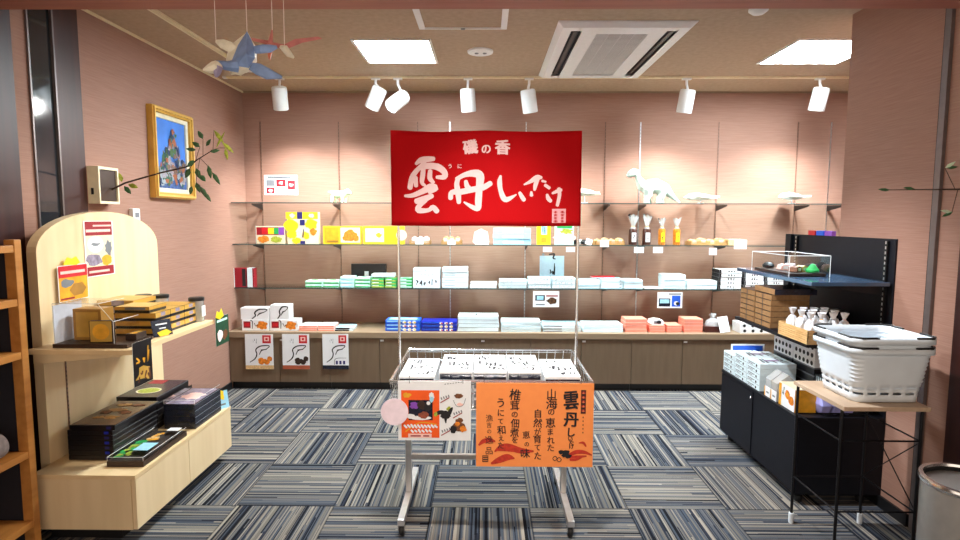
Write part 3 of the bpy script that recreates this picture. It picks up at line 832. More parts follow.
for (x, y, nm) in ((-1.93, 3.152, 'black lidded clear tub nearest the wall at shelf\'s far end'), (-1.83, 3.152, 'black lidded clear tub in the middle at shelf\'s far end'), (-1.63, 3.152, 'black lidded clear tub at the outer far corner of maple shelf')):
    t = thing('snack_tub', nm, 'tub', (x, y, SZ), group='black lidded tubs')
    if x > -1.8: x2 = .035
    h = .135 if x > -1.8 else .150
    MB().lathe([(.037, .0005), (.038, .004), (.038, h-.018), (.036, h-.016)], CELLO, 20).build('tub_body', t, smooth=True)
    MB().lathe([(.033, .002), (.034, h*.7)], mat('speckled_snack', s2l(204, 190, 130), .6, 0, .5, 120), 16).build('contents', t)
    MB().lathe([(.042, h-.016), (.042, h), (.038, h+.002)], BLKP, 24).build('lid', t, smooth=True)
    F = frame((.0385, -.03, .02), (0, 1, 0), (0, 0, 1)); MB().box(.0375, -.02, .03, .0388, .02, .09, WHITE).build('paper_label', t)

# price signs on shelf edges
def pop2(q, F, w, h):
    q.quad(F, 0, 0, w, h, BLKBOX); q.scribble(F, .1*w, .45*h, .9*w, .9*h, YELD, 4, 3, .05, .0009)
    q.disc(F, .5*w, .25*h, .4*w, .16*h, GOLD, .0012, 12, .4, 3)
    q.scribble(F, .1*w, .05*h, .9*w, .4*h, BROWN, 9, 4, .07, .0015)
def pop3(q, F, w, h):
    q.quad(F, 0, 0, w, h, DGREEN); q.quad(F, .1*w, .82*h, .9*w, .9*h, MINT, .0009); q.disc(F, .3*w, .35*h, .2*w, .2*h, PINKW, .0012, 14, .2); q.disc(F, .7*w, .3*h, .2*w, .15*h, BROWN, .0012, 14, .3, 5)
o = card('hanging_sign', 'black and gold sign hung from the near part of the maple shelf', 'sales card', (134, 343, 153, 388), -1.546, pop2, group='signs hung on the maple shelf')
o = card('hanging_sign', 'green sign with yellow burst on far end of the maple shelf', 'sales card', (216, 318, 229, 347), -1.546, pop3, group='signs hung on the maple shelf')
q = MB().prism([(.003, .0, .17), (.003, .02, .205), (.003, .05, .19), (.003, .075, .212), (.003, .10, .165), (.003, .05, .15)], (.0015, 0, 0), YEL); q.build('burst_tab', o)
a = at(142, 344, X=-1.57)
q = MB().box(-.001, -.05, 0, .001, .05, .08, BLUBLK); F = frame((.001, -.05, 0), (0, 1, 0), (0, 0, 1))
q.quad(F, .02, .055, .08, .062, WHITE); q.quad(F, .035, .035, .07, .041, WHITE); q.prism([(.0025, -.02, .0), (.0025, -.03, .02), (.0025, -.005, .026), (.0025, .02, .03), (.0025, .045, .012), (.0025, .02, -.001)], (.001, 0, 0), YEL)
o = q.build('price_card', loc=(-1.585, 2.735, SZ+.004), rz=-.45); o.rotation_euler = (0, -.25, -.45)
tag(o, 'dark price card with yellow flash leaning beside the acrylic case', 'price card')

# goods on the lower deck
for k in range(7):
    top = k == 6
    carton('gift_box', f'dark flat gift box, {ordn(k, 7)} of the near deck stack', 'box', (-1.86+(.012 if top else 0), 2.75, DZ+.0005+k*.0243), (.215, .36, .0235), BLKBOX,
           [('r', 'T', .02, .02, .98, .98, DPRINT), ('c', 'T', .55, .3, .12, .06, GOLDT, .3), ('c', 'T', .4, .6, .12, .06, GOLDT, .3), ('c', 'T', .3, .3, .07, .05, GOLDT, .3), ('c', 'T', .7, .5, .1, .06, BROWN, .3), ('c', 'T', .35, .8, .1, .06, GOLDT, .3), ('c', 'T', .7, .8, .08, .05, BROWN, .3), ('c', 'T', .25, .5, .08, .06, BROWN, .3), ('r', 'F', .82, .25, .92, .8, DBLUE if k % 2 else NAVY), ('r', 'R', 0, .9, 1, .98, GREY)],
           'dark gift boxes in the near stack')
t = thing('sample_tray', 'brown sample tray under clear cover at front of the lower deck', 'tray', (-1.655, 2.69, DZ), -.0)
MB().box(-.085, -.19, .0005, .085, .19, .026, DBROWN).build('tray', t)
q = MB(); F = frame((-.085, -.19, .0265), (1, 0, 0), (0, 1, 0))
q.quad(F, .01, .01, .16, .37, mat('dark_tray_liner', s2l(46, 36, 30), .6))
rd = random.Random(8)
for k in range(34): q.disc(F, .035+rd.uniform(-.02, .02), .03+rd.random()*.2, .014, .014, GREEN if k % 3 else LEAFY, .0006+k*.0002, 8, .3, k)
for k in range(22): q.disc(F, .06+rd.uniform(-.02, .02), .25+rd.random()*.09, .012, .012, YELD if k % 2 else TAN, .0006+k*.0002, 8, .3, k)
q.build('sample_food', t)
q = MB(); c = .045
q.add([(-.083,-.188,.027),(.083,-.188,.027),(.083,.188,.027),(-.083,.188,.027),(-.083,-.188,c),(.083,-.188,c),(.083,.188,c),(-.083,.188,c)], [(4,5,6,7),(0,1,5,4),(1,2,6,5),(2,3,7,6),(3,0,4,7)], ACRYL)
for a, b in (((-.083,-.188,.027), (-.083,-.188,c)), ((.083,-.188,.027), (.083,-.188,c)), ((-.083,-.188,c), (.083,-.188,c)), ((.083,-.188,c), (.083,.188,c)), ((-.083,-.188,c), (-.083,.188,c))): q.tube([a, b], .001, ACEDGE, 4)
q.build('cover', t)
tag(MB().box(-.035, -.045, 0, .035, .045, .0015, SKYB).build('price_card', loc=(-1.63, 2.62, DZ+.0472)), 'light blue price card lying on the brown sample tray', 'price card')
o = tag(MB().box(-.03, -.02, 0, .03, .02, .0015, WHITE).build('price_card', loc=(-1.615, 2.845, DZ+.0472)), 'white price card at the far end of brown sample tray', 'price card')
for k in range(5):
    carton('gift_box', f'dark box with green bowl picture, {ordn(k, 5)} of the wall-side far stack', 'box', (-1.885, 3.135, DZ+.0005+k*.0355), (.22, .33, .0345), BLKBOX,
           [('r', 'T', .02, .02, .98, .98, BLUBLK), ('r', 'T', .1, .75, .5, .98, CRIM), ('c', 'T', .5, .35, .20, .17, CREAM), ('c', 'T', .5, .35, .17, .14, LEAFY), ('r', 'R', 0, .9, 1, .98, GREY)], 'dark gift boxes in the far stacks')
for k in range(4):
    carton('gift_box', f'blue-black box, {ordn(k, 4)} of the outer far stack on the deck', 'box', (-1.655, 3.12, DZ+.0005+k*.0345), (.17, .30, .0335), BLUBLK,
           [('r', 'T', .03, .03, .97, .97, MAUVE), ('c', 'T', .5, .5, .2, .2, PINKB, .2), ('r', 'R', 0, .86, 1, .96, GREY)], 'dark gift boxes in the far stacks')
t = thing('acrylic_cover', 'clear cover on the outer far stack of blue-black boxes', 'cover', (-1.655, 3.12, DZ+.1385))
q = MB()
q.add([(-.083,-.148,0),(.083,-.148,0),(.083,.148,0),(-.083,.148,0),(-.083,-.148,.022),(.083,-.148,.022),(.083,.148,.022),(-.083,.148,.022)], [(4,5,6,7),(0,1,5,4),(1,2,6,5),(2,3,7,6),(3,0,4,7)], ACRYL)
for a, b in (((-.083,-.148,0), (-.083,-.148,.022)), ((.083,-.148,0), (.083,-.148,.022)), ((-.083,-.148,.022), (.083,-.148,.022)), ((.083,-.148,.022), (.083,.148,.022))): q.tube([a, b], .001, ACEDGE, 4)
q.build('shell', t)
q = MB().box(-.001, -.04, 0, .001, .04, .105, SKYB); F = frame((.001, -.04, 0), (0, 1, 0), (0, 0, 1))
q.disc(F, .03, .085, .03, .03, YEL, .0006, 12, .35, 3); q.quad(F, .02, .02, .06, .03, GREY)
o = q.build('price_card', loc=(-1.575, 3.305, DZ+.0005)); o.rotation_euler = (0, -.2, -.6)
tag(o, 'light blue price card with yellow flash at the deck\'s far end', 'price card')

# ------------------------------------------------------------------ open oak bookcase at the left edge
t = thing('open_shelf', 'warm oak open shelf with dark interior cut by the left edge', 'shelf', (-2.15, 1.9, 0))
x0, x1 = -.02, .20; y0, y1 = -.9, .46
q = MB().box(x0-.02, y0, .03, x0, y1, 1.35, DARKIN); q.build('back_panel', t)
for y in (y0, y1-.035):
    MB().box(x1-.045, y, 0, x1, y+.035, 1.375, OAKW).build('post', t, bevel=.003)
    MB().box(x0-.018, y, 0, x0+.03, y+.035, 1.375, OAKW).build('post', t, bevel=.003)
    MB().box(x0+.03, y+.008, .03, x1-.045, y+.027, 1.35, DARKIN).build('end_panel', t)
for px_y in (248, 302, 356, 460, 534):
    z = at(18, px_y, X=-1.95).z
    MB().box(x0, y0+.035, z-.018, x1-.003, y1-.035, z+.012, OAKW).build('shelf_board', t, bevel=.002)
z = at(18, 460, X=-1.95).z+.0125
t = thing('fabric_roll', 'grey rolled fabric lying on the oak shelf at left edge', 'roll', (-2.02, 2.14, z+.056))
q = MB().lathe([(.02, -.11), (.053, -.11), (.055, -.10), (.055, .10), (.053, .11), (.02, .11)], CUSH, 28, Matrix.Rotation(PI/2, 4, 'X'))
q.build('roll', t, smooth=True)
# ------------------------------------------------------------------ goods on the glass shelves and the counter
YF = 4.90
def span(px0, px1, ptop, z, depth, Y=YF, back=True):
    pm = ptop+8 if z > .6 else ptop+12
    xa = at(px0, pm, Y=Y).x; xb = at(px1, pm, Y=Y).x
    h = at((px0+px1)/2, ptop, Y=Y+depth if back else Y).z-z
    return (xa+xb)/2, xb-xa, h
def put(name, label, cat, px0, px1, ptop, z, body, prints=(), depth=.16, group=None, Y=YF, lid=None, seed=0, rz=0., back=True, h=None):
    x, w, hh = span(px0, px1, ptop, z, depth, Y, back)
    return carton(name, label, cat, (x, Y+depth/2, z+.0006), (w-.002, depth, (h or hh)-.001), body, prints, group, rz, seed=seed, lid=lid)
def stack(name, what, where, cat, px0, px1, ptop, z, n, body, prints=(), depth=.18, group=None, Y=YF, lid=None, seed=0, toplabel=None):
    x, w, h = span(px0, px1, ptop, z, depth, Y)
    hh = h/n; rd = random.Random(seed+px0)
    for k in range(n):
        lab = f'{what}, {ordn(k, n).replace(" from top", " down")} of {where}' if n > 1 else f'{what} {where}'
        carton(name, lab, cat, (x+rd.uniform(-.003, .003), Y+depth/2+rd.uniform(-.002, .006), z+.0006+k*hh), (w-.004, depth, hh-.0012), body, prints, group, rd.uniform(-.012, .012), seed=seed+k, lid=lid)

g2 = 'boxes on the middle glass shelf'
put('snack_box', 'box with rainbow coloured picture, leftmost on the middle glass shelf', 'box', 256, 285, 226, S2, CREAM,
    [('r', 'F', .02, .5, .98, .94, CRIM), ('r', 'F', .42, .55, .62, .9, YEL), ('r', 'F', .62, .55, .78, .9, GREEN), ('r', 'F', .78, .5, .97, .94, PURP), ('r', 'F', .2, .55, .42, .92, RED), ('c', 'F', .25, .25, .3, .2, ORFOOD, .2), ('c', 'F', .7, .25, .3, .18, LEAFY, .2), ('r', 'L', .0, .0, 1, 1, SKYB)], .05, g2)
pr = [('c', 'F', .12, .75, .28, .25, YEL, .15), ('c', 'F', .78, .8, .25, .2, YEL, .15), ('c', 'F', .84, .5, .14, .14, ORFOOD, .2), ('c', 'F', .15, .4, .2, .18, YEL, .2), ('c', 'F', .6, .35, .16, .14, YEL, .2), ('c', 'F', .3, .12, .18, .12, YEL, .2), ('r', 'F', .42, .0, .58, .12, NAVY), ('r', 'F', .42, .75, .58, .98, NAVY), ('s', 'F', .45, .2, .55, .7, NAVY, 1, .12)]
put('snack_box', 'tall cream and yellow box with navy bands on the middle glass shelf', 'box', 287, 318, 219, S2, CREAM, pr, .07, g2, h=.215)
x, w, h = span(286, 318, 219, S2, .07)
carton('snack_box', 'short yellow box with navy label laid on the tall cream box', 'box', (x, YF+.035, S2+.2162), (w, .065, .058), CREAM, [('r', 'F', 0, .0, 1, 1, YEL), ('r', 'F', .35, .0, .52, 1, NAVY), ('c', 'F', .2, .5, .4, .3, CREAM, .2), ('c', 'F', .8, .5, .4, .3, CREAM, .2)], g2)
put('snack_box', 'yellow box with round orange biscuits pictured on the middle glass shelf', 'box', 323, 361, 226, S2, YEL, [('r', 'F', .03, .06, .42, .92, YELD), ('r', 'F', .46, .08, .98, .92, CREAM), ('c', 'F', .72, .5, .35, .3, ORFOOD, .15), ('c', 'F', .62, .35, .22, .18, ORFOOD, .15), ('c', 'F', .85, .35, .22, .18, ORFOOD, .15), ('r', 'F', .1, .1, .4, .2, GOLDT)], .07, g2)
put('snack_box', 'bright yellow box with pale oval picture left of the banner pole', 'box', 363, 398, 226, S2, YEL, [('r', 'F', .06, .12, .6, .88, CREAM), ('c', 'F', .35, .45, .3, .24, PINKB, .2), ('c', 'F', .45, .5, .16, .12, YELD, .2)], .07, g2)
put('snack_box', 'yellow box with a round picture just right of the left banner pole', 'box', 399, 404, 226, S2, YEL, [('c', 'F', .5, .5, .3, .3, CREAM)], .07, g2)

def tray(px0, px1, label, group, contents, tag_=None, Y=YF, z=S2, depth=.14, h=.035):
    x, w, _ = span(px0, px1, 240, z, depth, Y)
    t = thing('wicker_tray', label, 'tray', (x, Y+depth/2, z+.0006), group=group)
    q = MB(); a, b = w/2, depth/2
    for (x0, y0, x1, y1) in ((-a, -b, a, -b+.006), (-a, b-.006, a, b), (-a, -b, -a+.006, b), (a-.006, -b, a, b)):
        for k in range(4): q.box(x0+.001, y0+.001, k*h/4, x1-.001, y1-.001, k*h/4+h/4-.002, WICK)
    q.box(-a+.006, -b+.006, 0, a-.006, b-.006, .006, WICK)
    q.build('basket', t)
    rd = random.Random(px0)
    return t, x, w, rd
def packet_mesh(w, d, h, m, top, seed=0):
    q = MB(); rd = random.Random(seed)
    n = 6; vs = []
    q.prism([(-w/2, -d/2, h*.15), (-w/2*.7, -d/2, 0), (w/2*.7, -d/2, 0), (w/2, -d/2, h*.15), (w/2*.8, -d/2, h*.8), (0, -d/2, h), (-w/2*.8, -d/2, h*.8)], (0, d, 0), m)
    q.quad(frame((-w/2, -d/2, 0), (1, 0, 0), (0, 0, 1)), w*.25, h*.2, w*.75, h*.7, top, .001)
    return q
for px0, px1, pl, nm in ((409, 430, WHITE, 'wicker tray of white packets behind the left part of the banner'), (441, 462, TAN, 'wicker tray of tan packets behind the banner')):
    t, x, w, rd = tray(px0, px1, nm, 'wicker trays on the middle glass shelf', pl)
    for k in range(3):
        o = packet_mesh(.05, .09, .06, pl, WHITEB, k).build('snack_packet', loc=(x-w*.28+k*w*.28, YF+.075, S2+.0075), rz=rd.uniform(-.1, .1)); tag(o, ['left', 'middle', 'right'][k]+' packet in the '+('white' if pl == WHITE else 'tan')+' packet tray behind the banner', 'packet', 'packets in wicker trays')
    o = MB().box(-.035, -.0015, 0, .035, 0, .038, WHITE).build('price_tag', loc=(x, YF-.004, S2+.001)); tag(o, 'white price tag on the '+('white' if pl == WHITE else 'tan')+' packet tray behind banner', 'price tag', 'price tags of the middle glass shelf')

o = packet_mesh(.145, .07, .135, mat('printed_clear_bag', s2l(222, 206, 190), .4, 0, .35, 60), WHITE).build('snack_bag', loc=(at(481, 240, Y=YF).x, YF+.05, S2+.0006)); tag(o, 'pale printed snack bag behind the banner, left of light blue boxes', 'bag')
o = MB().box(-.05, -.002, 0, .05, 0, .03, WHITE).build('price_tag', loc=(at(483, 240, Y=YF).x, YF-.002, S2+.001)); tag(o, 'white price tag before the pale printed snack bag', 'price tag', 'price tags of the middle glass shelf')
stack('gift_box', 'light blue box', 'the pile behind banner\'s lower edge', 'box', 493, 531, 228, S2, 3, SKYB, [('r', 'T', .1, .1, .9, .9, WHITEB), ('r', 'F', .25, .2, .8, .7, WHITEB)], .14, g2)
put('snack_box', 'narrow yellow pack with a white sticker below the banner', 'box', 537, 551, 222, S2, YEL, [('r', 'F', .3, .45, .72, .95, SKYB), ('s', 'F', .35, .5, .65, .9, NAVY), ('r', 'F', .3, .1, .7, .3, YELD)], .05, g2)
o = put('snack_box', 'pale green and peach pack at the banner\'s lower right corner', 'box', 555, 574, 224, S2, MINT, [('c', 'F', .5, .35, .5, .22, PINKB, .2), ('c', 'F', .6, .65, .3, .12, LEAFY, .3), ('r', 'F', .1, .8, .9, .95, GREEN)], .05, g2)
for px0, px1, y0, y1, nm in ((543, 552, 247, 252, 'white price tag under the narrow yellow pack'), (566, 575, 247, 252, 'white price tag under the pale green pack'), (634, 644, 247, 253, 'pale blue price tag under the dark jars'), (653, 663, 247, 253, 'pale blue price tag under the gap between the jars'), (709, 717, 248, 255, 'white price tag hung under the tan biscuit tray'), (734, 747, 240, 249, 'white price tag on the far right of middle glass shelf'), (600, 609, 240, 247, 'white price tag on the tray left of jars')):
    Y = YS0-.004
    a = at(px0, y1, Y=Y); b = at(px1, y0, Y=Y)
    o = MB().box(0, -.0015, 0, b.x-a.x, 0, b.z-a.z, WHITEB if 'blue' in nm else WHITE).build('price_tag', loc=(a.x, Y+.0012, a.z))
    tag(o, nm, 'price tag', 'price tags of the middle glass shelf')

# black and white sweets, tray, jars
x = at(583, 240, Y=YF).x
rd = random.Random(12)
for k in range(4):
    q = MB(); m = Matrix.Diagonal((1, .9, .8, 1))
    q.lathe([(.008, 0), (.028, .008), (.033, .028), (.024, .048), (.006, .056)], BLKP if k % 2 == 0 else WHITE, 14, m)
    o = q.build('wrapped_sweet', loc=(x-.055+k*.037, YF+.05+.03*(k % 2), S2+.0006), smooth=True)
    tag(o, ['leftmost black wrapped', 'left white wrapped', 'right black wrapped', 'rightmost white wrapped'][k]+' sweet right of the banner', 'sweet', 'black and white wrapped sweets')
o = MB().box(-.028, -.0015, 0, .028, 0, .05, WHITE).build('price_tag', loc=(at(588, 240, Y=YF).x, YF-.006, S2+.003)); o.rotation_euler = (-.2, .35, 0)
tag(o, 'tilted white price tag before the black and white sweets', 'price tag')
for px0, px1, nm in ((595, 625, 'wicker tray with clear packed biscuits left of the jars'), (690, 727, 'wicker tray with white topped biscuit packs right of jars')):
    t, x, w, rd = tray(px0, px1, nm, 'wicker trays on the middle glass shelf', TAN)
    for k in range(4):
        o = packet_mesh(w*.22, .1, .042+.01*(k % 2), TAN, WHITE, k).build('biscuit_pack', loc=(x-w*.36+k*w*.24, YF+.07, S2+.0075)); tag(o, ['leftmost', 'second', 'third', 'rightmost'][k]+' biscuit pack in the tray '+('left' if px0 < 600 else 'right')+' of the jars', 'packet', 'packets in wicker trays')
put('snack_box', 'low pale tan box at the right end of middle glass shelf', 'box', 728, 746, 238, S2, TAN, [('r', 'T', .1, .1, .9, .9, WHITE)], .12, g2, h=.05)
for px0, px1, m, nm in ((630, 639.5, JAMD, 'dark jar with gathered cellophane top, leftmost of four'), (644, 653.5, JAMD, 'dark jar with gathered cellophane top, second of four'), (660, 668, JAMO, 'orange jar with cellophane top, third of four'), (675, 683, JAMO, 'orange jar with cellophane top, rightmost of four')):
    x, w, h = span(px0, px1, 225, S2, .08)
    t = thing('jar', nm, 'jar', (x, YF+.06, S2+.0006), group='jars in cellophane')
    r = w/2-.004
    MB().lathe([(r*.9, 0), (r, .006), (r, .125), (r*.8, .14)], m, 20).build('jar_body', t, smooth=True)
    q = MB().box(-r*.5, -r-.0035, .025, r*.5, -r-.0005, .105, WHITE if m is JAMD else YEL)
    F = frame((-r*.5, -r-.0035, .025), (1, 0, 0), (0, 0, 1)); q.scribble(F, .2*r, .015, .8*r, .065, INK, int(px0), 2, .12)
    q.build('paper_label', t)
    rd = random.Random(int(px0)); q = MB(); n = 14; vs = [(0, 0, .15)]
    zt = .25 if m is JAMD else .22
    for rr, z in ((r*.75, .142), (r*.35, .158), (r*1.1, zt)):
        for k in range(n):
            a = 2*PI*k/n; j = rd.uniform(.75, 1.25) if z > .18 else 1
            vs.append((rr*j*math.cos(a), rr*j*math.sin(a), z+(rd.uniform(-.02, .02) if z > .18 else 0)))
    q.add(vs, [(1+i*n+k, 1+i*n+(k+1) % n, 1+(i+1)*n+(k+1) % n, 1+(i+1)*n+k) for i in range(2) for k in range(n)], CELLO)
    q.build('cellophane_top', t)
    MB().lathe([(r*.42, .152), (r*.45, .157), (r*.42, .162)], mat('gold_tie', s2l(210, 180, 110), .3, .6), 14).build('tie', t)

# --- lowest glass shelf
g1 = 'boxes on the lowest glass shelf'
put('gift_box', 'red box standing at the left end of lowest glass shelf', 'box', 233, 246, 268, S1, CRIM, [('r', 'F', .7, .05, .98, .95, INK), ('r', 'F', .0, .0, .12, 1, WHITEB)], .06, g1, back=False)
put('gift_box', 'white box with dark red edge beside the standing red box', 'box', 247, 254, 268, S1, WHITEB, [('r', 'R', 0, 0, 1, 1, CRIM), ('r', 'F', .8, 0, 1, 1, CRIM)], .06, g1, back=False)
def pillow(w, d, h, m, m2):
    q = MB(); nx, ny = 8, 6; vs = []; 
    for s in (1, 0):
        for j in range(ny+1):
            for i in range(nx+1):
                u, v = 2*i/nx-1, 2*j/ny-1
                b = (max(0, (1-abs(u)**3)*(1-abs(v)**3)))**.5
                vs.append((u*w/2, v*d/2, h/2+(h/2*b if s else -h/2*b)))
    n = (nx+1)*(ny+1)
    f = [(j*(nx+1)+i, j*(nx+1)+i+1, (j+1)*(nx+1)+i+1, (j+1)*(nx+1)+i) for j in range(ny) for i in range(nx)]
    q.add(vs[:n], f, m); q.add(vs[n:], [tuple(reversed(a)) for a in f], m)
    F = frame((-w/2, -d/2+.0, h*.5), (1, 0, 0), (0, 0, 1))
    return q
def packs(px0, px1, ptop, z, n, m, what, where, Y=YF, depth=.13, group=None, band=None, name='snack_packet'):
    x, w, h = span(px0, px1, ptop, z, depth, Y)
    hh = h/n
    for k in range(n):
        o = carton(name, f'{what}, {ordn(k, n)} of {where}' if n > 1 else f'{what} {where}', 'packet', (x, Y+depth/2, z+.0006+k*hh), (w-.003, depth, hh-.0012), m,
                   [('r', 'F', .0, .1, 1, .42, band), ('r', 'F', .1, .55, .6, .8, WHITE), ('r', 'T', .1, .1, .9, .9, WHITE if m is MINT else band), ('c', 'T', .5, .4, .25, .25, band if m is MINT else GREEN)], group, bevel=.005)
gp = 'green and mint packets on the lowest glass shelf'
packs(305, 322, 279, S1, 2, MINT, 'mint white packet', 'leftmost pile on lowest glass shelf', group=gp, band=GREEN)
packs(323, 339, 279, S1, 2, MINT, 'mint white packet', 'second pile on lowest glass shelf', group=gp, band=GREEN)
packs(340, 354, 275, S1, 3, MINT, 'pale blue and mint packet', 'third pile before the black box', group=gp, band=SKYB)
packs(355, 370, 276, S1, 3, MINT, 'mint packet', 'fourth pile before the black box', group=gp, band=GREEN)
packs(371, 384, 277, S1, 3, GREEN, 'bright green packet', 'fifth pile right of mint packets', group=gp, band=LEAFY)
packs(385, 396, 277, S1, 3, GREEN, 'bright green packet', 'sixth pile beside the banner pole', group=gp, band=LEAFY)
x, w, _ = span(371, 394, 271, S1, .13); h = at(383, 276, Y=YF+.13).z-S1
carton('gift_box', 'white box lying across the bright green packets', 'box', (x, YF+.07, S1+h+.0015), (w-.004, .12, .028), WHITEB, [('r', 'F', 0, 0, 1, .4, MINT)], g1)
packs(398, 412, 277, S1, 3, GREEN, 'bright green packet', 'seventh pile right of the banner pole', group=gp, band=MINT)
xa = at(351, 270, Y=5.09).x; xb = at(386, 270, Y=5.09).x
carton('gift_box', 'black box with white label at back of the lowest glass shelf', 'box', ((xa+xb)/2, 5.12, S1+.0006), (xb-xa, .05, at(368, 264, Y=5.09).z-S1), BLKBOX, [('r', 'F', .38, .3, .5, .65, WHITE)], g1)
wp = [('r', 'F', 0, .0, 1, .06, GREY), ('s', 'T', .1, .2, .9, .8, INK, 4, .04)]
put('gift_box', 'white box with dark brushwork on its front, under the smaller white box', 'box', 413, 440, 276, S1, WHITEB, [('s', 'F', .08, .15, .92, .85, INK, 6, .07), ('s', 'F', .08, .2, .5, .8, INK, 3, .06)], .15, g1)
x, w, h = span(413, 440, 276, S1, .15)
for k in range(2):
    carton('gift_box', ['white box with a grey mark on the brushwork box', 'flat white box topmost above the brushwork box'][k], 'box', (x, YF+.08, S1+h+.0012+k*.052), (w, .14, .05 if k == 0 else .028), WHITEB, [('s', 'F', .25, .25, .75, .7, GREY, 4, .08), ('r', 'F', 0, 0, 1, .05, GREY)], g1, seed=k)
stack('gift_box', 'white box with thin grey lines', 'four beside the brushwork box', 'box', 442, 468, 266, S1, 4, WHITEB, [('r', 'F', .1, .45, .5, .55, GREY), ('r', 'F', 0, 0, 1, .06, GREY)], .15, g1)
stack('gift_box', 'low white box', 'pair in the middle of lowest glass shelf', 'box', 470, 497, 281, S1, 2, WHITEB, [('s', 'F', .2, .2, .8, .7, GREY, 5, .08), ('r', 'F', 0, 0, 1, .06, GREY)], .13, g1)
stack('gift_box', 'white box', 'three left of the standing blue card', 'box', 499, 527, 278, S1, 3, WHITEB, [('r', 'F', 0, 0, 1, .08, GREY), ('s', 'F', .1, .2, .5, .8, GREY, 3, .06)], .15, g1)
for j, (a, b, nm) in enumerate(((528, 551, 'left pile under blue card'), (552, 575, 'right pile under blue card'))):
    stack('gift_box', 'white box with grey lettering', nm, 'box', a, b, 276, S1, 3, WHITEB, [('s', 'F', .08, .2, .9, .8, GREY, 6, .07), ('r', 'F', 0, 0, 1, .08, GREY)], .13, g1, seed=j*20)
xa = at(540, 270, Y=5.1).x; xb = at(564, 270, Y=5.1).x
q = MB().box(-.11, -.002, 0, .11, .002, at(552, 256, Y=5.1).z-S1, mat('pale_blue_sheet', s2l(176, 196, 214), .6)); F = frame((-.11, -.002, 0), (1, 0, 0), (0, 0, 1))
q.stroke(F, [(.085, .28, .006), (.13, .285, .008), (.12, .25, .007), (.14, .24, .005)], INK); q.scribble(F, .09, .09, .14, .22, INK, 4, 3, .1); q.disc(F, .03, .28, .012, .012, GREY)
o = q.build('menu_card', loc=((xa+xb)/2, 5.115, S1+.0006)); tag(o, 'light blue card with brush writing standing behind white boxes', 'sign')
def hung(px, painter, name, label, cat, Y):
    return card(name, label, cat, px, Y, painter, facing='y')
def sgn(q, F, w, h):
    q.quad(F, .08*w, .4*h, .45*w, .75*h, BLUBLK); q.quad(F, .14*w, .45*h, .4*w, .7*h, SKYB, .001); q.disc(F, .72*w, .4*h, .2*w, .2*h, DPRINT, .001, 14, .2, 3); q.quad(F, .5*w, .66*h, .95*w, .74*h, CRIM, .0009); q.quad(F, .1*w, .12*h, .45*w, .2*h, GREY)
hung((533, 291, 559, 307), sgn, 'hanging_sign', 'white picture card hung under the lowest shelf near right pole', 'sign', YS0-.0055)
def sgn2(q, F, w, h):
    q.quad(F, .06*w, .1*h, .52*w, .6*h, BLUBLK); q.quad(F, .1*w, .3*h, .48*w, .55*h, SKYB, .001); q.quad(F, .58*w, .1*h, .92*w, .78*h, BLUE, .0009); q.disc(F, .76*w, .3*h, .1*w, .14*h, WHITE, .0012); q.disc(F, .82*w, .28*h, .08*w, .1*h, INK, .0015); q.quad(F, .45*w, .84*h, .95*w, .92*h, GREY)
hung((657, 292, 682, 308), sgn2, 'hanging_sign', 'white picture card with blue photo hung above the salmon boxes', 'sign', YS0-.0055)
for j, (a, b, top, n, nm) in enumerate(((577, 600, 278, 3, 'first pile right of the banner pole'), (601, 623, 277, 3, 'second pile right of the banner pole'), (624, 643, 278, 3, 'third pile right of the banner pole'))):
    stack('gift_box', 'pale blue wrapped box', nm, 'box', a, b, top, S1, n, WHITEB, [('r', 'T', .05, .05, .95, .95, SKYB), ('r', 'F', 0, 0, 1, .1, SKYB), ('r', 'F', .85, .2, .95, .5, GREY)] if j == 1 else [('r', 'F', 0, 0, 1, .1, SKYB)], .16, g1, seed=j*7)
x, w, h = span(593, 616, 277, S1, .16)
o = MB().box(-w/2, -.05, 0, w/2, .05, .012, WHITE).box(-w/2-.001, -.051, .006, w/2+.001, .051, .0125, RED).build('gift_box', loc=(x, YF+.09, S1+h+.002)); tag(o, 'thin red edged box on the second pale blue pile', 'box', g1)
for j, (a, b, nm) in enumerate(((645, 663, 'single low white box at right of the pale blue piles'),)):
    put('gift_box', nm, 'box', a, b, 286, S1, WHITEB, [('s', 'F', .2, .2, .8, .8, ORFOOD, 2, .06)], .16, g1)
stack('gift_box', 'white box', 'tall pile above the blue picture card', 'box', 664, 686, 273, S1, 5, WHITEB, [('r', 'F', 0, 0, 1, .1, SKYB)], .17, g1)
stack('gift_box', 'white box with orange speck', 'four right of the tall white pile', 'box', 687, 717, 279, S1, 4, WHITEB, [('r', 'F', 0, 0, 1, .1, SKYB), ('s', 'F', .05, .3, .3, .7, ORFOOD, 2, .05)], .17, g1)
bwp = [('r', 'F', .0, .0, 1, .1, INK), ('c', 'F', .42, .55, .2, .24, INK), ('c', 'F', .54, .55, .2, .24, INK), ('c', 'F', .66, .5, .15, .2, INK), ('r', 'F', 0, 0, .08, 1, INK), ('r', 'L', 0, 0, 1, 1, INK)]
for j, (a, b, nm) in enumerate(((719, 742, 'first tall dotted pile'), (744, 764, 'second tall dotted pile'), (766, 786, 'third tall dotted pile'))):
    stack('gift_box', 'white box with black dots', nm, 'box', a, b, 268, S1, 5, WHITE, bwp, .16, 'dotted boxes on the lowest glass shelf', seed=j)

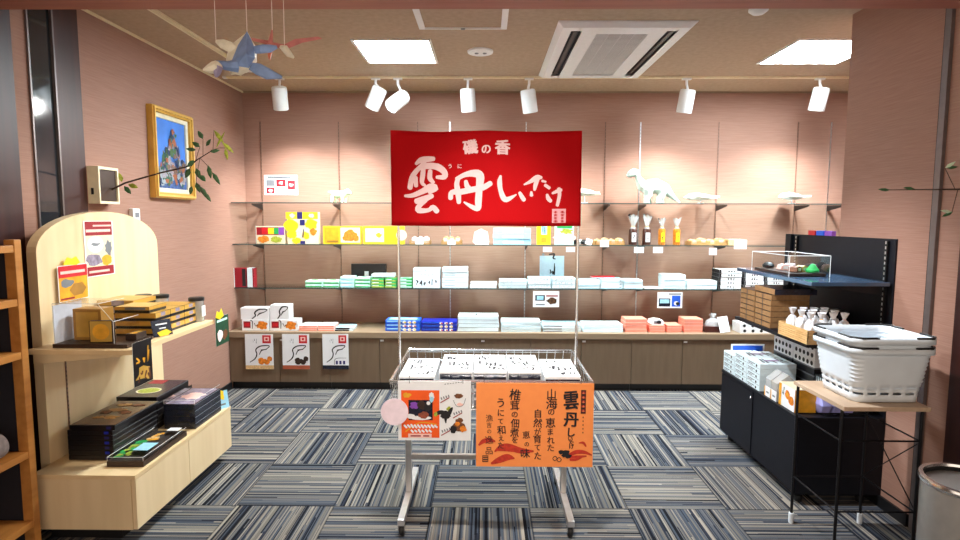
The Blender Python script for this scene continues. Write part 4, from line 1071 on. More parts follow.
# --- counter top
YC = 4.79
gc = 'boxes on the back counter'
mark = [('s', 'F', .1, .15, .95, .9, INK, 3, .05)]
food = lambda m: [('r', 'F', .06, .25, .32, .85, CRIM), ('c', 'F', .75, .5, .5, .38, m, .2), ('s', 'F', .3, .1, .6, .95, INK, 2, .05), ('r', 'F', .1, .4, .28, .7, RED)]
x, w, h = span(242, 270, 320, CT, .12, YC)
put('snack_box', 'white box with red stamp, lower left at counter\'s left', 'box', 242, 269, 317.5, CT, WHITE, food(ORFOOD), .12, gc, YC, h=.095)
put('snack_box', 'white box with red stamp, lower right at counter\'s left', 'box', 270, 298, 317.5, CT, WHITE, food(ORFOOD), .12, gc, YC, h=.095)
brush = lambda s_: [('s', 'F', .5, .2, .9, .9, INK, 3, .05), ('s', 'F', .4, .5, .95, .9, INK, 2, .05)]
for (a, b, nm, hh, yy) in ((240, 269, 'white box with a brushed figure, upper left of counter\'s left four', .10, 0), (262, 289, 'white box with a brushed figure, upper right of counter\'s left four', .125, .03)):
    xa, xb = at(a, 310, Y=YC).x, at(b, 310, Y=YC).x
    if a == 262: xa = at(269.5, 310, Y=YC).x
    o = carton('snack_box', nm, 'box', ((xa+xb)/2, YC+.06, CT+.0965), (xb-xa-.004, .11, hh), WHITE, [], gc)
    me = MB(); F = frame((-(xb-xa)/2, -.0555, 0), (1, 0, 0), (0, 0, 1)); w = xb-xa
    me.stroke(F, [(w*.4, hh*.08, .004), (w*.52, hh*.32, .006), (w*.5, hh*.6, .006), (w*.66, hh*.88, .006), (w*.92, hh*.86, .004), (w*.84, hh*.66, .003), (w*.66, hh*.5, .005), (w*.58, hh*.3, .003)], INK); me.stroke(F, [(w*.65, hh*.55, .003), (w*.8, hh*.6, .003)], INK)
    me.build('brush_mark', o)
stack('gift_box', 'pink edged white box', 'left pink pile on the counter', 'box', 299, 317, 322, CT, 3, PINKB, [('r', 'T', .02, .02, .98, .98, WHITE), ('r', 'T', .3, .2, .7, .8, PINKB), ('r', 'F', .0, .1, 1, .8, SALM)], .17, gc, YC)
stack('gift_box', 'pink edged white box', 'right pink pile on the counter', 'box', 318, 334, 322, CT, 3, PINKB, [('r', 'T', .02, .02, .98, .98, WHITE), ('r', 'T', .3, .2, .7, .8, PINKB), ('r', 'F', .0, .1, 1, .8, SALM)], .17, gc, YC)
stack('gift_box', 'pale blue box with dark front', 'pair right of the pink piles', 'box', 335, 353, 324, CT, 2, WHITEB, [('r', 'T', .02, .02, .98, .98, SKYB), ('r', 'F', 0, .0, .8, .8, BLUBLK)], .16, gc, YC)
def bluepack(px0, px1, m, k, nm, z, hh, Y, sub=1):
    x, w, _ = span(px0, px1, 320, CT, .17, Y)
    pr_ = [('r', 'F', .05, .55, .5, .85, SKYB if m is BLUE else BLUE)]
    for u in (.56, .70, .84): pr_ += [('c', 'F', u, .5, .55, .38, WHITE), ('c', 'F', u+.02, .42, .3, .2, RED if k % 2 else YEL)]
    if k == 2: pr_ += [('r', 'T', .1, .15, .9, .7, SKYB if m is BLUE else NAVY), ('c', 'T', .3, .4, .2, .2, WHITE, .2), ('c', 'T', .7, .5, .12, .12, ORFOOD, .2)]
    carton('snack_packet', nm, 'packet', (x, Y+.085, z), (w-.003, .17, hh), m, pr_, 'blue packets on the counter', bevel=.007)
for k in range(3): bluepack(385, 420, BLUE, k, f'bright blue snack packet, {ordn(k, 3)} of the left blue pile', CT+.0006+k*.032, .031, YC)
for k in range(3): bluepack(421, 457, DBLUE, k+1, f'deep blue snack packet, {ordn(k, 3)} of the right blue pile', CT+.0006+k*.029, .028, YC)
stack('gift_box', 'white box with brushed grey print', 'pile right of the blue packets', 'box', 458, 499, 312.5, CT, 4, WHITEB, [('r', 'F', 0, 0, 1, .1, GREY), ('s', 'T', .1, .1, .9, .9, INK, 6, .03)], .2, gc, YC)
stack('gift_box', 'white box', 'second pile right of the blue packets', 'box', 501, 541, 317.5, CT, 4, WHITEB, [('r', 'F', 0, 0, 1, .1, SKYB), ('s', 'T', .1, .5, .9, .9, GREY, 4, .03)], .2, gc, YC)
stack('gift_box', 'pale grey blue box', 'third pile right of the blue packets', 'box', 543, 581, 320.5, CT, 3, WHITEB, [('r', 'T', .03, .03, .97, .97, SKYB), ('s', 'T', .1, .5, .9, .9, GREY, 4, .04), ('r', 'F', 0, 0, .5, .4, GREY)], .2, gc, YC)
stack('gift_box', 'white and pale blue box', 'pile right of the banner pole', 'box', 583, 623, 320.5, CT, 4, WHITEB, [('r', 'F', 0, 0, 1, .15, SKYB), ('s', 'T', .1, .5, .9, .9, GREY, 4, .04)], .2, gc, YC)
sp = [('r', 'F', 0, 0, 1, .06, PINKB), ('r', 'T', .06, .06, .94, .94, SALM)]
stack('gift_box', 'salmon pink box', 'left salmon pile on the counter', 'box', 625, 647, 316, CT, 4, SALM, sp, .16, gc, YC)
stack('gift_box', 'salmon pink box', 'second salmon pile on the counter', 'box', 649, 665, 322.5, CT, 3, SALM, sp, .14, gc, YC)
stack('gift_box', 'salmon pink box', 'third salmon pile on the counter', 'box', 667, 682, 322, CT, 3, SALM, sp, .16, gc, YC)
stack('gift_box', 'salmon pink box', 'right salmon pile on the counter', 'box', 684, 703, 316, CT, 4, SALM, sp, .16, gc, YC)
x, w, h = span(650, 666, 322.5, CT, .14, YC)
o = packet_mesh(.12, .11, .045, WHITE, GREY).build('snack_bag', loc=(x, YC+.075, CT+h+.002)); tag(o, 'white wrapped bag lying on the second salmon pile', 'bag')
q = MB().disc(frame((0, -.056, .022), (1, 0, 0), (0, 0, 1)), .01, 0, .02, .015, INK); q.build('dark_motif', o)
# dark tray with a gathered clear bag
x, w, h = span(705, 728, 322, CT, .16, YC)
t = thing('food_tray', 'dark tray holding a clear gathered bag right of salmon boxes', 'tray', (x, YC+.09, CT+.0006))
MB().prism([(-w/2+.01, -.08, 0), (w/2-.01, -.08, 0), (w/2, -.08, .05), (-w/2, -.08, .05)], (0, .16, 0), mat('dark_red_tray', s2l(70, 34, 30), .35, 0, .3, 60)).build('tray', t)
q = MB(); n = 14; rd = random.Random(4); vs = []
for rr, z in ((.075, .051), (.06, .085), (.014, .115), (.035, .15)):
    for k in range(n): vs.append((rr*rd.uniform(.85, 1.15)*math.cos(2*PI*k/n), rr*.8*rd.uniform(.85, 1.15)*math.sin(2*PI*k/n), z))
q.add(vs, [(i*n+k, i*n+(k+1) % n, (i+1)*n+(k+1) % n, (i+1)*n+k) for i in range(3) for k in range(n)], CELLO); q.build('clear_bag', t)
a = at(719, 337, Y=YC-.045)
o = MB().box(0, -.001, 0, .085, .001, .135, WHITE).build('price_tag', loc=(a.x, 4.775, CT+.0008)); o.rotation_euler = (-.30, -.14, 0); o.location = (a.x+.02, 4.768, CT+.004)
tag(o, 'large tilted white tag leaning before the dark food tray', 'price tag')
dots = [('c', 'F', .12+.2*(k % 5), .3 if k < 5 else .72, .09, .16, INK) for k in range(10)]
dots = [('c', 'F', .1+.2*k+(.1 if r_ else 0), .28+.42*r_, .17, .17, INK) for r_ in (0, 1) for k in range(4+(1-r_))]
stack('gift_box', 'white box with black polka dots', 'pair at the counter behind kraft boxes', 'box', 740, 782, 320, CT, 2, WHITE, [('c', 'F', .1+.2*k, .5, .3, .3, INK) for k in range(5)], .16, gc, YC-.02)

# posters hanging on the counter front
def mk(dish, foot):
    def f(q, F, w, h):
        q.quad(F, .62*w, .74*h, .92*w, .97*h, RED); q.quad(F, .68*w, .80*h, .86*w, .92*h, PINKB, .0009); q.quad(F, .73*w, .83*h, .81*w, .89*h, RED, .0012)
        q.quad(F, 0, 0, w, .11*h, foot, .0008)
        q.stroke(F, [(.16*w, .2*h, .003), (.34*w, .3*h, .005), (.41*w, .43*h, .005), (.38*w, .56*h, .005), (.55*w, .66*h, .005), (.86*w, .67*h, .004), (.76*w, .58*h, .003), (.58*w, .53*h, .004), (.5*w, .42*h, .003)], INK, .0012)
        q.stroke(F, [(.56*w, .55*h, .003), (.76*w, .57*h, .004)], INK, .0012)
        if dish is NAVY:
            for k in range(3): q.quad(F, (.5+.14*k)*w, .14*h, (.58+.14*k)*w, .24*h, NAVY, .0012)
            q.stroke(F, [(.45*w, .13*h, .002), (.5*w, .3*h, .002), (.9*w, .32*h, .001)], INK, .0012)
        else:
            for k in range(5): q.disc(F, (.56+.1*(k % 4))*w, (.2+.07*(k // 3)+.03*(k % 2))*h, .1*w, .07*h, dish, .0012+k*.0003, 12, .15, k)
        q.scribble(F, .28*w, .7*h, .42*w, .9*h, GREY, 3, 3, .04)
    return f
for px, dish, foot, nm in (((246, 334, 274, 369), ORFOOD, TAN, 'white poster with orange crackers on counter front, leftmost of three'), ((283, 334, 310, 369), DBROWN, mat('rust_print', s2l(180, 90, 60)), 'white poster with dark lumps on counter front, middle of three'), ((323, 334, 349, 369), NAVY, BLUBLK, 'white poster with navy strip on counter front, right of three')):
    card('poster', nm, 'poster', px, 4.7345, mk(dish, foot), facing='y', group='posters on the counter front')
# ------------------------------------------------------------------ wire basket cart with banner poles
t = thing('display_cart', 'chrome wire basket cart on casters in the middle of the carpet', 'cart', (.015, 2.78, 0))
def L_(x, y, z): return (x-.015, y-2.78, z)
for sx in (-1, 1):
    x = sx*.39-.01
    q = MB().box(x-.016, -.30, .062, x+.016, .26, .092, ALU); q.build('foot_bar', t, bevel=.003)
    q = MB().box(x-.014, -.035, .0925, x+.014, .0, .575, STEEL); q.build('post', t, bevel=.002)
    for y in (-.275, .24):
        q = MB().lathe([(.024, -.011), (.027, -.007), (.027, .007), (.024, .011)], BLKP, 20, Matrix.Translation((x, y+.012, .0275)) @ Matrix.Rotation(PI/2, 4, 'Y'))
        c_ = q.build('caster', t, smooth=True)
        q = MB().box(x-.016, y-.01, .03, x-.013, y+.03, .058, CHROME).box(x+.013, y-.01, .03, x+.016, y+.03, .058, CHROME).box(x-.016, y-.012, .054, x+.016, y+.03, .061, CHROME)
        q.build('caster_fork', c_)
MB().box(-.40+.013-.0, -.03, .262, .385-.01, -.008, .285, STEEL).build('cross_bar', t)
x0, x1, y0, y1, zr, zb = -.445, .468, -.28, .345, .735, .60
ix = .012
q = MB()
def ring(z, e, r):
    a = [(x0+e, y0+e, z), (x1-e, y0+e, z), (x1-e, y1-e, z), (x0+e, y1-e, z)]
    for i in range(4): q.tube([a[i], a[(i+1) % 4]], r, CHROME, 6)
ring(zr, 0, .006); ring(zr-.012, 0, .003); ring((zr+zb)/2+.01, ix*.5, .0022); ring(zb, ix, .004)
nx, ny = 20, 14
for i in range(nx+1):
    x = x0+(x1-x0)*i/nx; xx = x0+ix+(x1-x0-2*ix)*i/nx
    q.tube([(x, y0, zr), (xx, y0+ix, zb), (xx, y1-ix, zb), (x, y1, zr)], .0023, CHROME, 5)
for i in range(1, ny):
    y = y0+(y1-y0)*i/ny; yy = y0+ix+(y1-y0-2*ix)*i/ny
    q.tube([(x0, y, zr), (x0+ix, yy, zb), (x1-ix, yy, zb), (x1, y, zr)], .0023, CHROME, 5)
q.build('wire_basket', t)
q = MB()
q.box(-.40, -.26, .575, .40, .32, .581, STEEL) if False else None
for y in (-.18, .2): q.box(x0+.02, y-.008, .579, x1-.02, y+.008, .5945, STEEL)
for x in (-.39-.01, .39-.01): q.box(x-.012, -.2, .5755, x+.012, .22, .5788, STEEL)
q.build('basket_support', t)
YBN = 2.76
BW0, BW1, BZ0, BZ1 = at(391.5, 180, Y=YBN).x, at(581, 180, Y=YBN).x, at(486, 226, Y=YBN).z, at(486, 131.5, Y=YBN).z
BH = BZ1-BZ0
for px, nm in ((398.5, 'l'), (578, 'r')):
    xp = at(px, 235, Y=YBN).x-.015
    MB().tube([(xp, YBN-2.78, .582), (xp, YBN-2.78, BZ1-.008)], .0066, CHROME, 10).build('banner_pole', t, smooth=True)

# goods in the basket
for (xc, yc, lx, nm) in ((-.335, 2.60, .19, 'left'), (.40, 2.60, .17, 'right')): pass
zt = zb+.005
rows = [(-.315, 'leftmost'), (-.135, 'second from left'), (.022, 'middle'), (.18, 'second from right'), (.355, 'rightmost')]
for i, (x, nm) in enumerate(rows):
    n = 4 if 0 < i < 4 else 3
    w = .153 if n == 4 else .165
    hh = .040 if n == 4 else .0465
    for k in range(n):
        topm = k == n-1
        carton('gift_box', f'white flat box in the wire basket, {ordn(k, n)} of {nm} pile', 'box', (x, 2.71, zt+.0005+k*(hh+.001)), (w, .33, hh), WHITE,
               [('s', 'T', .15, .3, .9, .6, INK, 5, .05), ('s', 'T', .1, .65, .5, .92, INK, 4, .06), ('s', 'T', .45, .08, .95, .28, INK, 4, .06), ('r', 'F', .02, .1, .98, .75, BLUBLK if k == n-1 else GREY), ('r', 'F', .4, .35, .6, .5, GREY)], 'white boxes in the wire basket', seed=i*11+k)

# ------------------------------------------------------------------ the red banner
t = thing('banner', 'red cloth banner with white brush lettering stretched between two poles', 'banner', (0, YBN, BZ0))
kx = (BW1-BW0)/(581-391.5)
def BX(px): return BW0+(px-391.5)*kx
def BZ(py): return (226-py)*BH/(226-131.5)
def wave(p):
    u = (p.x-BW0)/(BW1-BW0)
    return Vector((p.x+(.004 if p.x < 0 else -.004)*(1-abs(2*u-1))*0, p.y-.012+.0035*math.sin(p.x*17+.6)*(p.z/BH+.3)+.002*math.sin(p.x*41+p.z*9), p.z+.003*math.cos(u*2*PI*2)*(1 if p.z > .3 else .3)))
q = MB(); nx, nz = 60, 16; vs = []
for j in range(nz+1):
    for i in range(nx+1): vs.append((BW0+(BW1-BW0)*i/nx, 0, BH*j/nz))
f = [(j*(nx+1)+i, j*(nx+1)+i+1, (j+1)*(nx+1)+i+1, (j+1)*(nx+1)+i) for j in range(nz) for i in range(nx)]
q.add(vs, f, FLAG)
o = q.build('cloth', t, smooth=True, warp=wave)
md = o.modifiers.new('thickness', 'SOLIDIFY'); md.thickness = .0012; md.offset = 1
F = frame((0, 0, 0), (1, 0, 0), (0, 0, 1))
A = lambda L: [(BX(400+x/7.71), BZ(150+y/7.71), w*1.3/7.71*kx) for x, y, w in L]
B = lambda L: [(BX(490+x/7.71), BZ(165+y/7.71), w*1.25/7.71*kx) for x, y, w in L]
q = MB()
for i, L in enumerate((
    [(128,106,9),(165,76,16),(215,68,17),(262,64,13)], [(190,85,14),(176,115,14),(130,160,14),(96,215,16),(80,292,15)],
    [(150,140,13),(220,120,19),(290,128,20),(342,165,18),(345,205,16),(288,208,10)], [(185,125,12),(178,190,15),(172,250,12),(195,272,8)],
    [(122,212,13),(126,275,12)], [(236,160,13),(233,215,15),(260,248,10)],
    [(42,355,8),(100,350,13),(180,315,17),(240,285,22),(278,293,17),(228,326,10)], [(248,352,14),(190,375,18),(128,395,16)],
    [(198,385,14),(150,430,15),(145,465,17),(220,463,12),(255,440,15),(286,470,16)])): q.stroke(F, A(L), PINKW, .002+.0001*i)
q.build('brush_character', t, warp=wave)
q = MB()
for i, L in enumerate(([(452,215,13),(440,262,15),(450,330,17),(456,402,13)], [(442,222,13),(500,192,14),(570,180,21),(618,200,25),(612,300,20),(606,400,20),(604,452,15),(560,440,13),(497,402,5)],
    [(510,242,11),(520,280,15),(538,288,10)], [(392,370,14),(402,325,15),(470,322,17),(560,305,17),(640,290,17),(698,257,15)])): q.stroke(F, A(L), PINKW, .002+.0001*i)
q.build('brush_character', t, warp=wave)
for LL in (([(82,86,8),(75,130,15),(82,190,14),(106,253,17),(138,263,15),(203,226,4)],), ([(230,212,10),(246,240,13),(263,265,13)], [(318,205,7),(320,230,11)]),
           ([(264,148,5),(310,125,11),(360,95,17),(394,94,9)], [(366,100,13),(350,150,13),(343,188,8)], [(402,120,8),(428,126,6)], [(425,152,10),(456,174,10)]),
           ([(440,226,8),(450,255,13),(468,275,11)], [(482,215,7),(515,200,11),(546,190,10)], [(530,182,12),(535,230,11),(520,308,10)])):
    q = MB()
    for i, L in enumerate(LL): q.stroke(F, B(L), PINKW, .002+.0001*i)
    q.build('brush_character', t, warp=wave)
q = MB()
q.text(F, '磯', BX(470.5), BZ(147.5), 14.5*kx, PINKW, .045, .002, rot=.12); q.text(F, 'の', BX(486.2), BZ(149.8), 10.5*kx, PINKW, .03, .002, rot=.15); q.text(F, '香', BX(502.5), BZ(147.5), 15*kx, PINKW, .045, .002)
q.build('heading', t, warp=wave)
q = MB(); q.text(F, 'う', BX(450.3), BZ(166), 5*kx, PINKW, .02, .002); q.text(F, 'に', BX(460), BZ(166.3), 5*kx, PINKW, .02, .002); q.build('reading_aid', t, warp=wave)
q = MB()
for i in range(7):
    for j in range(7): q.quad(F, BX(552.3+i*1.957), BZ(222.6-j*2.014), BX(552.3+i*1.957+1.957), BZ(222.6-j*2.014-2.014), SEALP, .002)
rd = random.Random(2)
for cx in (555.8, 562.6):
    for k in range(4):
        y = 210.8+k*3.1
        for s_ in range(3): q.quad(F, BX(cx-2.1+rd.uniform(0, .8)), BZ(y+s_*.75+.35), BX(cx+2.2-rd.uniform(0, 1)), BZ(y+s_*.75), FLAG, .0032)
        q.quad(F, BX(cx-.4), BZ(y+2), BX(cx+.2), BZ(y-.2), FLAG, .0034)
q.build('seal', t, warp=wave)

# ------------------------------------------------------------------ orange notice hung on the basket's rim
YSG = 2.492
a = at(476, 466, Y=YSG); b = at(594, 383.5, Y=YSG)
w, h = b.x-a.x, b.z-a.z
kx2 = w/118
t = thing('sign_board', 'orange sign with black brush writing hung on the wire basket', 'sign', (a.x, YSG, a.z))
MB().box(0, -.003, 0, w, 0, h, ORANGE).build('board', t)
F = frame((0, -.003, 0), (1, 0, 0), (0, 0, 1))
def OX(px): return (px-476)*kx2
def OZ(py): return (466-py)*h/82.5
c4 = lambda x, y: (530+x/6.357, 385+y/6.357)
c5 = lambda x, y: (470+x/6.357, 385+y/6.357)
def chars(cc, items, bold=.013):
    for ch, x, y, s_ in items:
        q = MB(); px, py = cc(x, y); rj = random.Random(int(x*7+y)); q.text(F, ch, OX(px), OZ(py), s_*1.14/6.357*kx2, INK, bold, .0012, sy=1.3 if ch == '雲' else 1.06, rot=rj.uniform(-.12, .12))
        q.build('brush_character', t)
chars(c4, [('雲', 262, 95, 88), ('丹', 265, 215, 86), ('し', 268, 295, 56), ('い', 262, 335, 30), ('た', 270, 358, 30), ('け', 270, 384, 30)], .032)
chars(c4, [(c, 137+dx, y, s_) for c, dx, y, s_ in (('山', 0, 55, 58), ('海', 2, 115, 66), ('の', 0, 168, 42), ('恵', -4, 235, 58), ('ま', -4, 292, 42), ('れ', 0, 345, 44), ('た', 0, 393, 44))])
chars(c4, [('自', 52, 178, 50), ('然', 52, 237, 52), ('が', 52, 290, 40), ('育', 50, 338, 50), ('て', 52, 392, 40), ('た', 55, 445, 46)])
chars(c5, [('恵', 360, 312, 44), ('の', 364, 372, 30), ('味', 355, 430, 56)])
chars(c5, [('椎', 287, 62, 66), ('茸', 285, 128, 56), ('の', 285, 185, 40), ('佃', 287, 240, 52), ('煮', 285, 297, 52), ('を', 287, 345, 40)])
chars(c5, [('う', 195, 112, 56), ('に', 197, 175, 44), ('て', 195, 228, 36), ('和', 200, 283, 52), ('え', 200, 335, 36), ('た', 198, 380, 40)])
chars(c5, [('漁', 123, 208, 42), ('吉', 122, 252, 32), ('の', 122, 293, 28), ('逸', 122, 345, 48), ('品', 122, 415, 46)], .008)
q = MB()
T = lambda cc, L: [(OX(cc(x, y)[0]), OZ(cc(x, y)[1]), s_/6.357*kx2) for x, y, s_ in L]
for i, (cc, L) in enumerate(((c5, [(58,378,6),(85,355,14),(125,348,15),(158,355,6)]), (c5, [(160,418,5),(200,390,16),(250,388,20),(320,412,20),(405,416,6)]), (c5, [(180,412,4),(240,410,9),(330,420,8)]),
        (c5, [(140,495,8),(185,475,20),(240,455,22),(282,462,6)]), (c4, [(255,440,10),(300,420,14),(350,420,12),(400,438,4)]), (c4, [(258,452,8),(310,450,10),(365,445,5)]), (c4, [(265,468,8),(300,468,8),(335,455,4)]), (c4, [(318,362,3),(345,360,8),(362,382,5)]))):
    q = MB(); q.stroke(F, T(cc, L), BRICK, .0007+i*.00004); q.build('brush_stroke', t)
q = MB()
for i, (x, y, r) in enumerate(((205, 420, 18), (235, 425, 24), (250, 445, 20), (222, 440, 16))):
    px, py = c4(x, y); q.disc(F, OX(px), OZ(py), r/6.357*kx2, r*.8/6.357*kx2, INK, .0016+i*.0001, 14, .2, i)
q.build('ink_mushroom', t)
for x, y in ((165, 460), (192, 468)):
    q = MB(); q.stroke(F, T(c4, [(x-15, y, 2), (x, y-14, 2.5), (x+14, y, 2), (x, y+14, 2.5), (x-14, y+4, 2)]), INK, .0018); q.build('ink_ring', t)
q = MB(); px, py = c5(98, 465); q.quad(F, OX(px-3), OZ(py+3.2), OX(px+3), OZ(py-3.2), DBROWN, .0012)
for k in range(3): q.quad(F, OX(px-2.4), OZ(py-1.6+k*1.8), OX(px+2.4), OZ(py-2.2+k*1.8), ORANGE, .0016)
q.build('seal', t)
q = MB(); p0 = c4(325, 178); p1 = c4(357, 30); q.quad(F, OX(p0[0]), OZ(p0[1]), OX(p1[0]), OZ(p1[1]), DBROWN, .0008)
for k in range(5):
    x, y = c4(341, 48+k*28)
    q.quad(F, OX(x-1.8), OZ(y+1.2), OX(x+1.8), OZ(y-1.4), CRIM, .0012)
    q.quad(F, OX(x-1.5), OZ(y+.4), OX(x+1.5), OZ(y+.1), ORANGE, .0015); q.quad(F, OX(x-.2), OZ(y+1.1), OX(x+.2), OZ(y-1.2), ORANGE, .0016)
for k in range(5):
    x, y = c4(341, 200+k*24); q.quad(F, OX(x-.4), OZ(y+.7), OX(x+.5), OZ(y-.7), DBROWN, .0012)
q.build('title_strip', t)
q = MB()
for px in (484, 581):
    x = OX(px); q.tube([(x, -.001, h-.004), (x, -.006, h+.012), (x, -.002, h+.028), (x, .006, h+.030), (x, .010, h+.022)], .0014, GUN, 6)
q.build('hook', t)

# ------------------------------------------------------------------ white leaflet sign with orange picture
a = at(398.5, 440, Y=YSG); b = at(471, 381, Y=YSG); w, h = b.x-a.x, b.z-a.z; k8 = w/72.5
t = thing('sign_board', 'white sheet with orange picture panel hung at left of basket', 'sign', (a.x, YSG, a.z))
MB().box(0, -.002, 0, w, 0, h, WHITE).build('sheet', t)
F = frame((0, -.002, 0), (1, 0, 0), (0, 0, 1))
def D(x, y): return ((380+x/8.305-398.5)*k8, (440-(380+y/8.305))*h/59)
q = MB()
def R_(x0, y0, x1, y1, m, off): a = D(x0, y1); b = D(x1, y0); q.quad(F, a[0], a[1], b[0], b[1], m, off)
def C_(x, y, rx, ry, m, off, j=0, s_=0): a = D(x, y); q.disc(F, a[0], a[1], rx/8.305*k8, ry/8.305*k8, m, off, 18, j, s_)
def K_(L, m, off): q.stroke(F, [(D(x, y)[0], D(x, y)[1], r/8.305*k8) for x, y, r in L], m, off)
R_(180, 85, 495, 476, ORNG2, .0005); R_(240, 165, 440, 330, BLUBLK, .0008); C_(290, 210, 40, 30, PURP, .0011, .2, 1); C_(350, 205, 38, 38, DBROWN, .0012, .2, 2); C_(400, 215, 30, 45, INK, .0013, .2, 3); C_(405, 190, 16, 16, WHITE, .0016)
C_(260, 300, 36, 22, WHITE, .0011, .1, 4); C_(340, 312, 90, 18, WHITE, .0012, .05, 9); C_(365, 290, 42, 30, mat('rust_print2', s2l(140, 70, 48), .5, 0, .3, 80), .0014, .15, 5)
C_(228, 125, 32, 22, YELD, .0009, .3, 6); C_(430, 130, 22, 32, WHITE, .0009, .2, 7); C_(432, 160, 18, 26, SKYB, .0010, .2, 8)
q.build('orange_panel', t)
q = MB(); rd = random.Random(6)
for i in range(10): K_([(205+i*28, 372+rd.uniform(-4, 4), 8), (222+i*28, 390+rd.uniform(-4, 4), 8)], WHITE, .0012+i*.00002); 
for i in range(6): K_([(262+i*30, 412+rd.uniform(-4, 4), 8), (276+i*30, 428+rd.uniform(-4, 4), 8)], WHITE, .0014+i*.00002)
K_([(215, 425, 5), (330, 352, 4), (470, 365, 5)], YELD, .0009); R_(235, 442, 430, 476, PINKB, .001); R_(255, 455, 340, 466, CRIM, .0013); R_(360, 455, 410, 466, CRIM, .0013)
q.build('caption', t)
q = MB()
C_(545, 285, 42, 36, INK, .0008, .15, 1); K_([(455, 285, 10), (500, 265, 18), (540, 270, 16)], INK, .001); K_([(560, 300, 20), (590, 245, 14), (602, 225, 5)], INK, .0012); K_([(545, 305, 14), (548, 350, 5)], INK, .0013); C_(578, 238, 24, 20, LEAFY, .0009, .3, 2); C_(465, 280, 14, 20, LEAFY, .0011, .3, 3)
q.build('illustration', t); q = MB()
C_(660, 385, 55, 42, BROWN, .0008, .12, 4); C_(660, 335, 30, 24, BROWN, .001, .2, 5); C_(610, 405, 26, 34, INK, .0011, .2, 6); C_(690, 400, 30, 28, ORFOOD, .0013, .2, 7); C_(645, 360, 22, 20, ORFOOD, .0014, .2, 8)
q.build('illustration', t); q = MB()
C_(655, 130, 38, 20, BROWN, .0009, .15, 9); K_([(610, 165, 2), (640, 215, 2), (690, 205, 2), (712, 150, 2)], GREY, .0009); C_(665, 200, 26, 14, PINKB, .0008, .2, 2)
q.build('illustration', t); q = MB()
for (x, y) in ((505, 120), (610, 245), (512, 390)):
    K_([(x, y+65, 4), (x+70, y+25, 4)], CRIM, .0009)
    for i in range(4): K_([(x+5+i*20, y+25-i*7, 5), (x+10+i*20, y+38-i*7, 5)], GREY, .0009)
for i in range(7): K_([(540+i*22, 35-i*3, 3), (548+i*22, 33-i*3, 3)], GREY, .0009)
q.build('notes', t)
q = MB()
for px in (410, 463):
    x = (px-398.5)*k8; q.tube([(x, -.001, h-.012), (x, -.006, h+.004), (x, -.002, h+.022), (x, .006, h+.024), (x, .010, h+.016)], .0012, GUN, 6)
q.build('hook', t)
a = at(394.5, 412, Y=YSG-.01)
t = MB().lathe([(.062, -.001), (.062, .001)], PINKP, 40, Matrix.Rotation(PI/2, 4, 'X')).build('round_card', loc=(a.x, YSG-.008, a.z))
tag(t, 'round pale pink card at the left edge of the white sign', 'card')
# ------------------------------------------------------------------ black display unit along the right wall
CX, CY, CZT = 1.80, 3.275, .468
t = thing('display_unit', 'black display unit with tall back, low cabinet and shelves on the right', 'display unit', (CX, CY, 0))
xa, xb, ya, yb = 1.582-CX, 2.022-CX, 2.815-CY, 3.735-CY
MB().box(xa+.012, ya, .06, xb, yb, CZT-.018, BLACK).build('cabinet', t)
MB().box(xa, ya-.004, CZT-.018, xb, yb+.004, CZT, BLACK).build('cabinet_top', t, bevel=.002)
ym = (ya+yb)/2
for k, (a, b) in enumerate(((ya+.004, ym+.02), (ym-.005, yb-.004))):
    x = xa+.0115-.006*k
    d_ = MB().box(x-.005, a if k == 0 else ym+.0205, .065, x, b, CZT-.022, BLACK).build('sliding_door', t)
    if k == 1: MB().lathe([(.008, 0), (.008, .005), (.006, .007)], CHROME, 14, Matrix.Translation((x-.0052, ym+.035, .41)) @ Matrix.Rotation(-PI/2, 4, 'Y')).build('lock', d_)
for x in (xa+.06, xb-.06):
    for y in (ya+.06, yb-.05):
        MB().lathe([(.02, 0), (.022, .004), (.022, .03), (.012, .034), (.012, .06)], BLKP, 16, Matrix.Translation((x, y, .0005))).build('foot', t, smooth=True)
MB().box(xb, ya, .06, xb+.0075, 3.813-CY, 1.372, BLACK).box(xb-.02, 3.75-CY, CZT, xb, 3.813-CY, 1.372, BLACK).build('back_panel', t)
for y in (2.87-CY, 3.70-CY):
    q = MB().box(xb-.012, y-.012, CZT+.001, xb-.0004, y+.012, 1.36, BLKM)
    for k in range(34): q.box(xb-.0126, y-.004, CZT+.02+k*.026, xb-.012, y+.004, CZT+.034+k*.026, ALU)
    q.build('slotted_upright', t)
for z, x0, ya_, yb_, nm in ((1.157, 1.62, 2.82, 3.66, 'upper_shelf'), (.842, 1.62, 2.83, 3.66, 'lower_shelf')):
    s_ = MB().box(x0-CX, ya_-CY, z-.02, xb-.013, yb_-CY, z, NAVYB if z > 1 else BLACK).build(nm, t, bevel=.002)
    for y in (2.88, 3.60):
        MB().prism([(xb-.014, y-CY-.004, z-.021), (xb-.35, y-CY-.004, z-.021), (xb-.35, y-CY-.004, z-.032), (xb-.014, y-CY-.004, z-.07)], (0, .008, 0), BLKM).build('shelf_bracket', s_)
U1, U2 = 1.157, .842
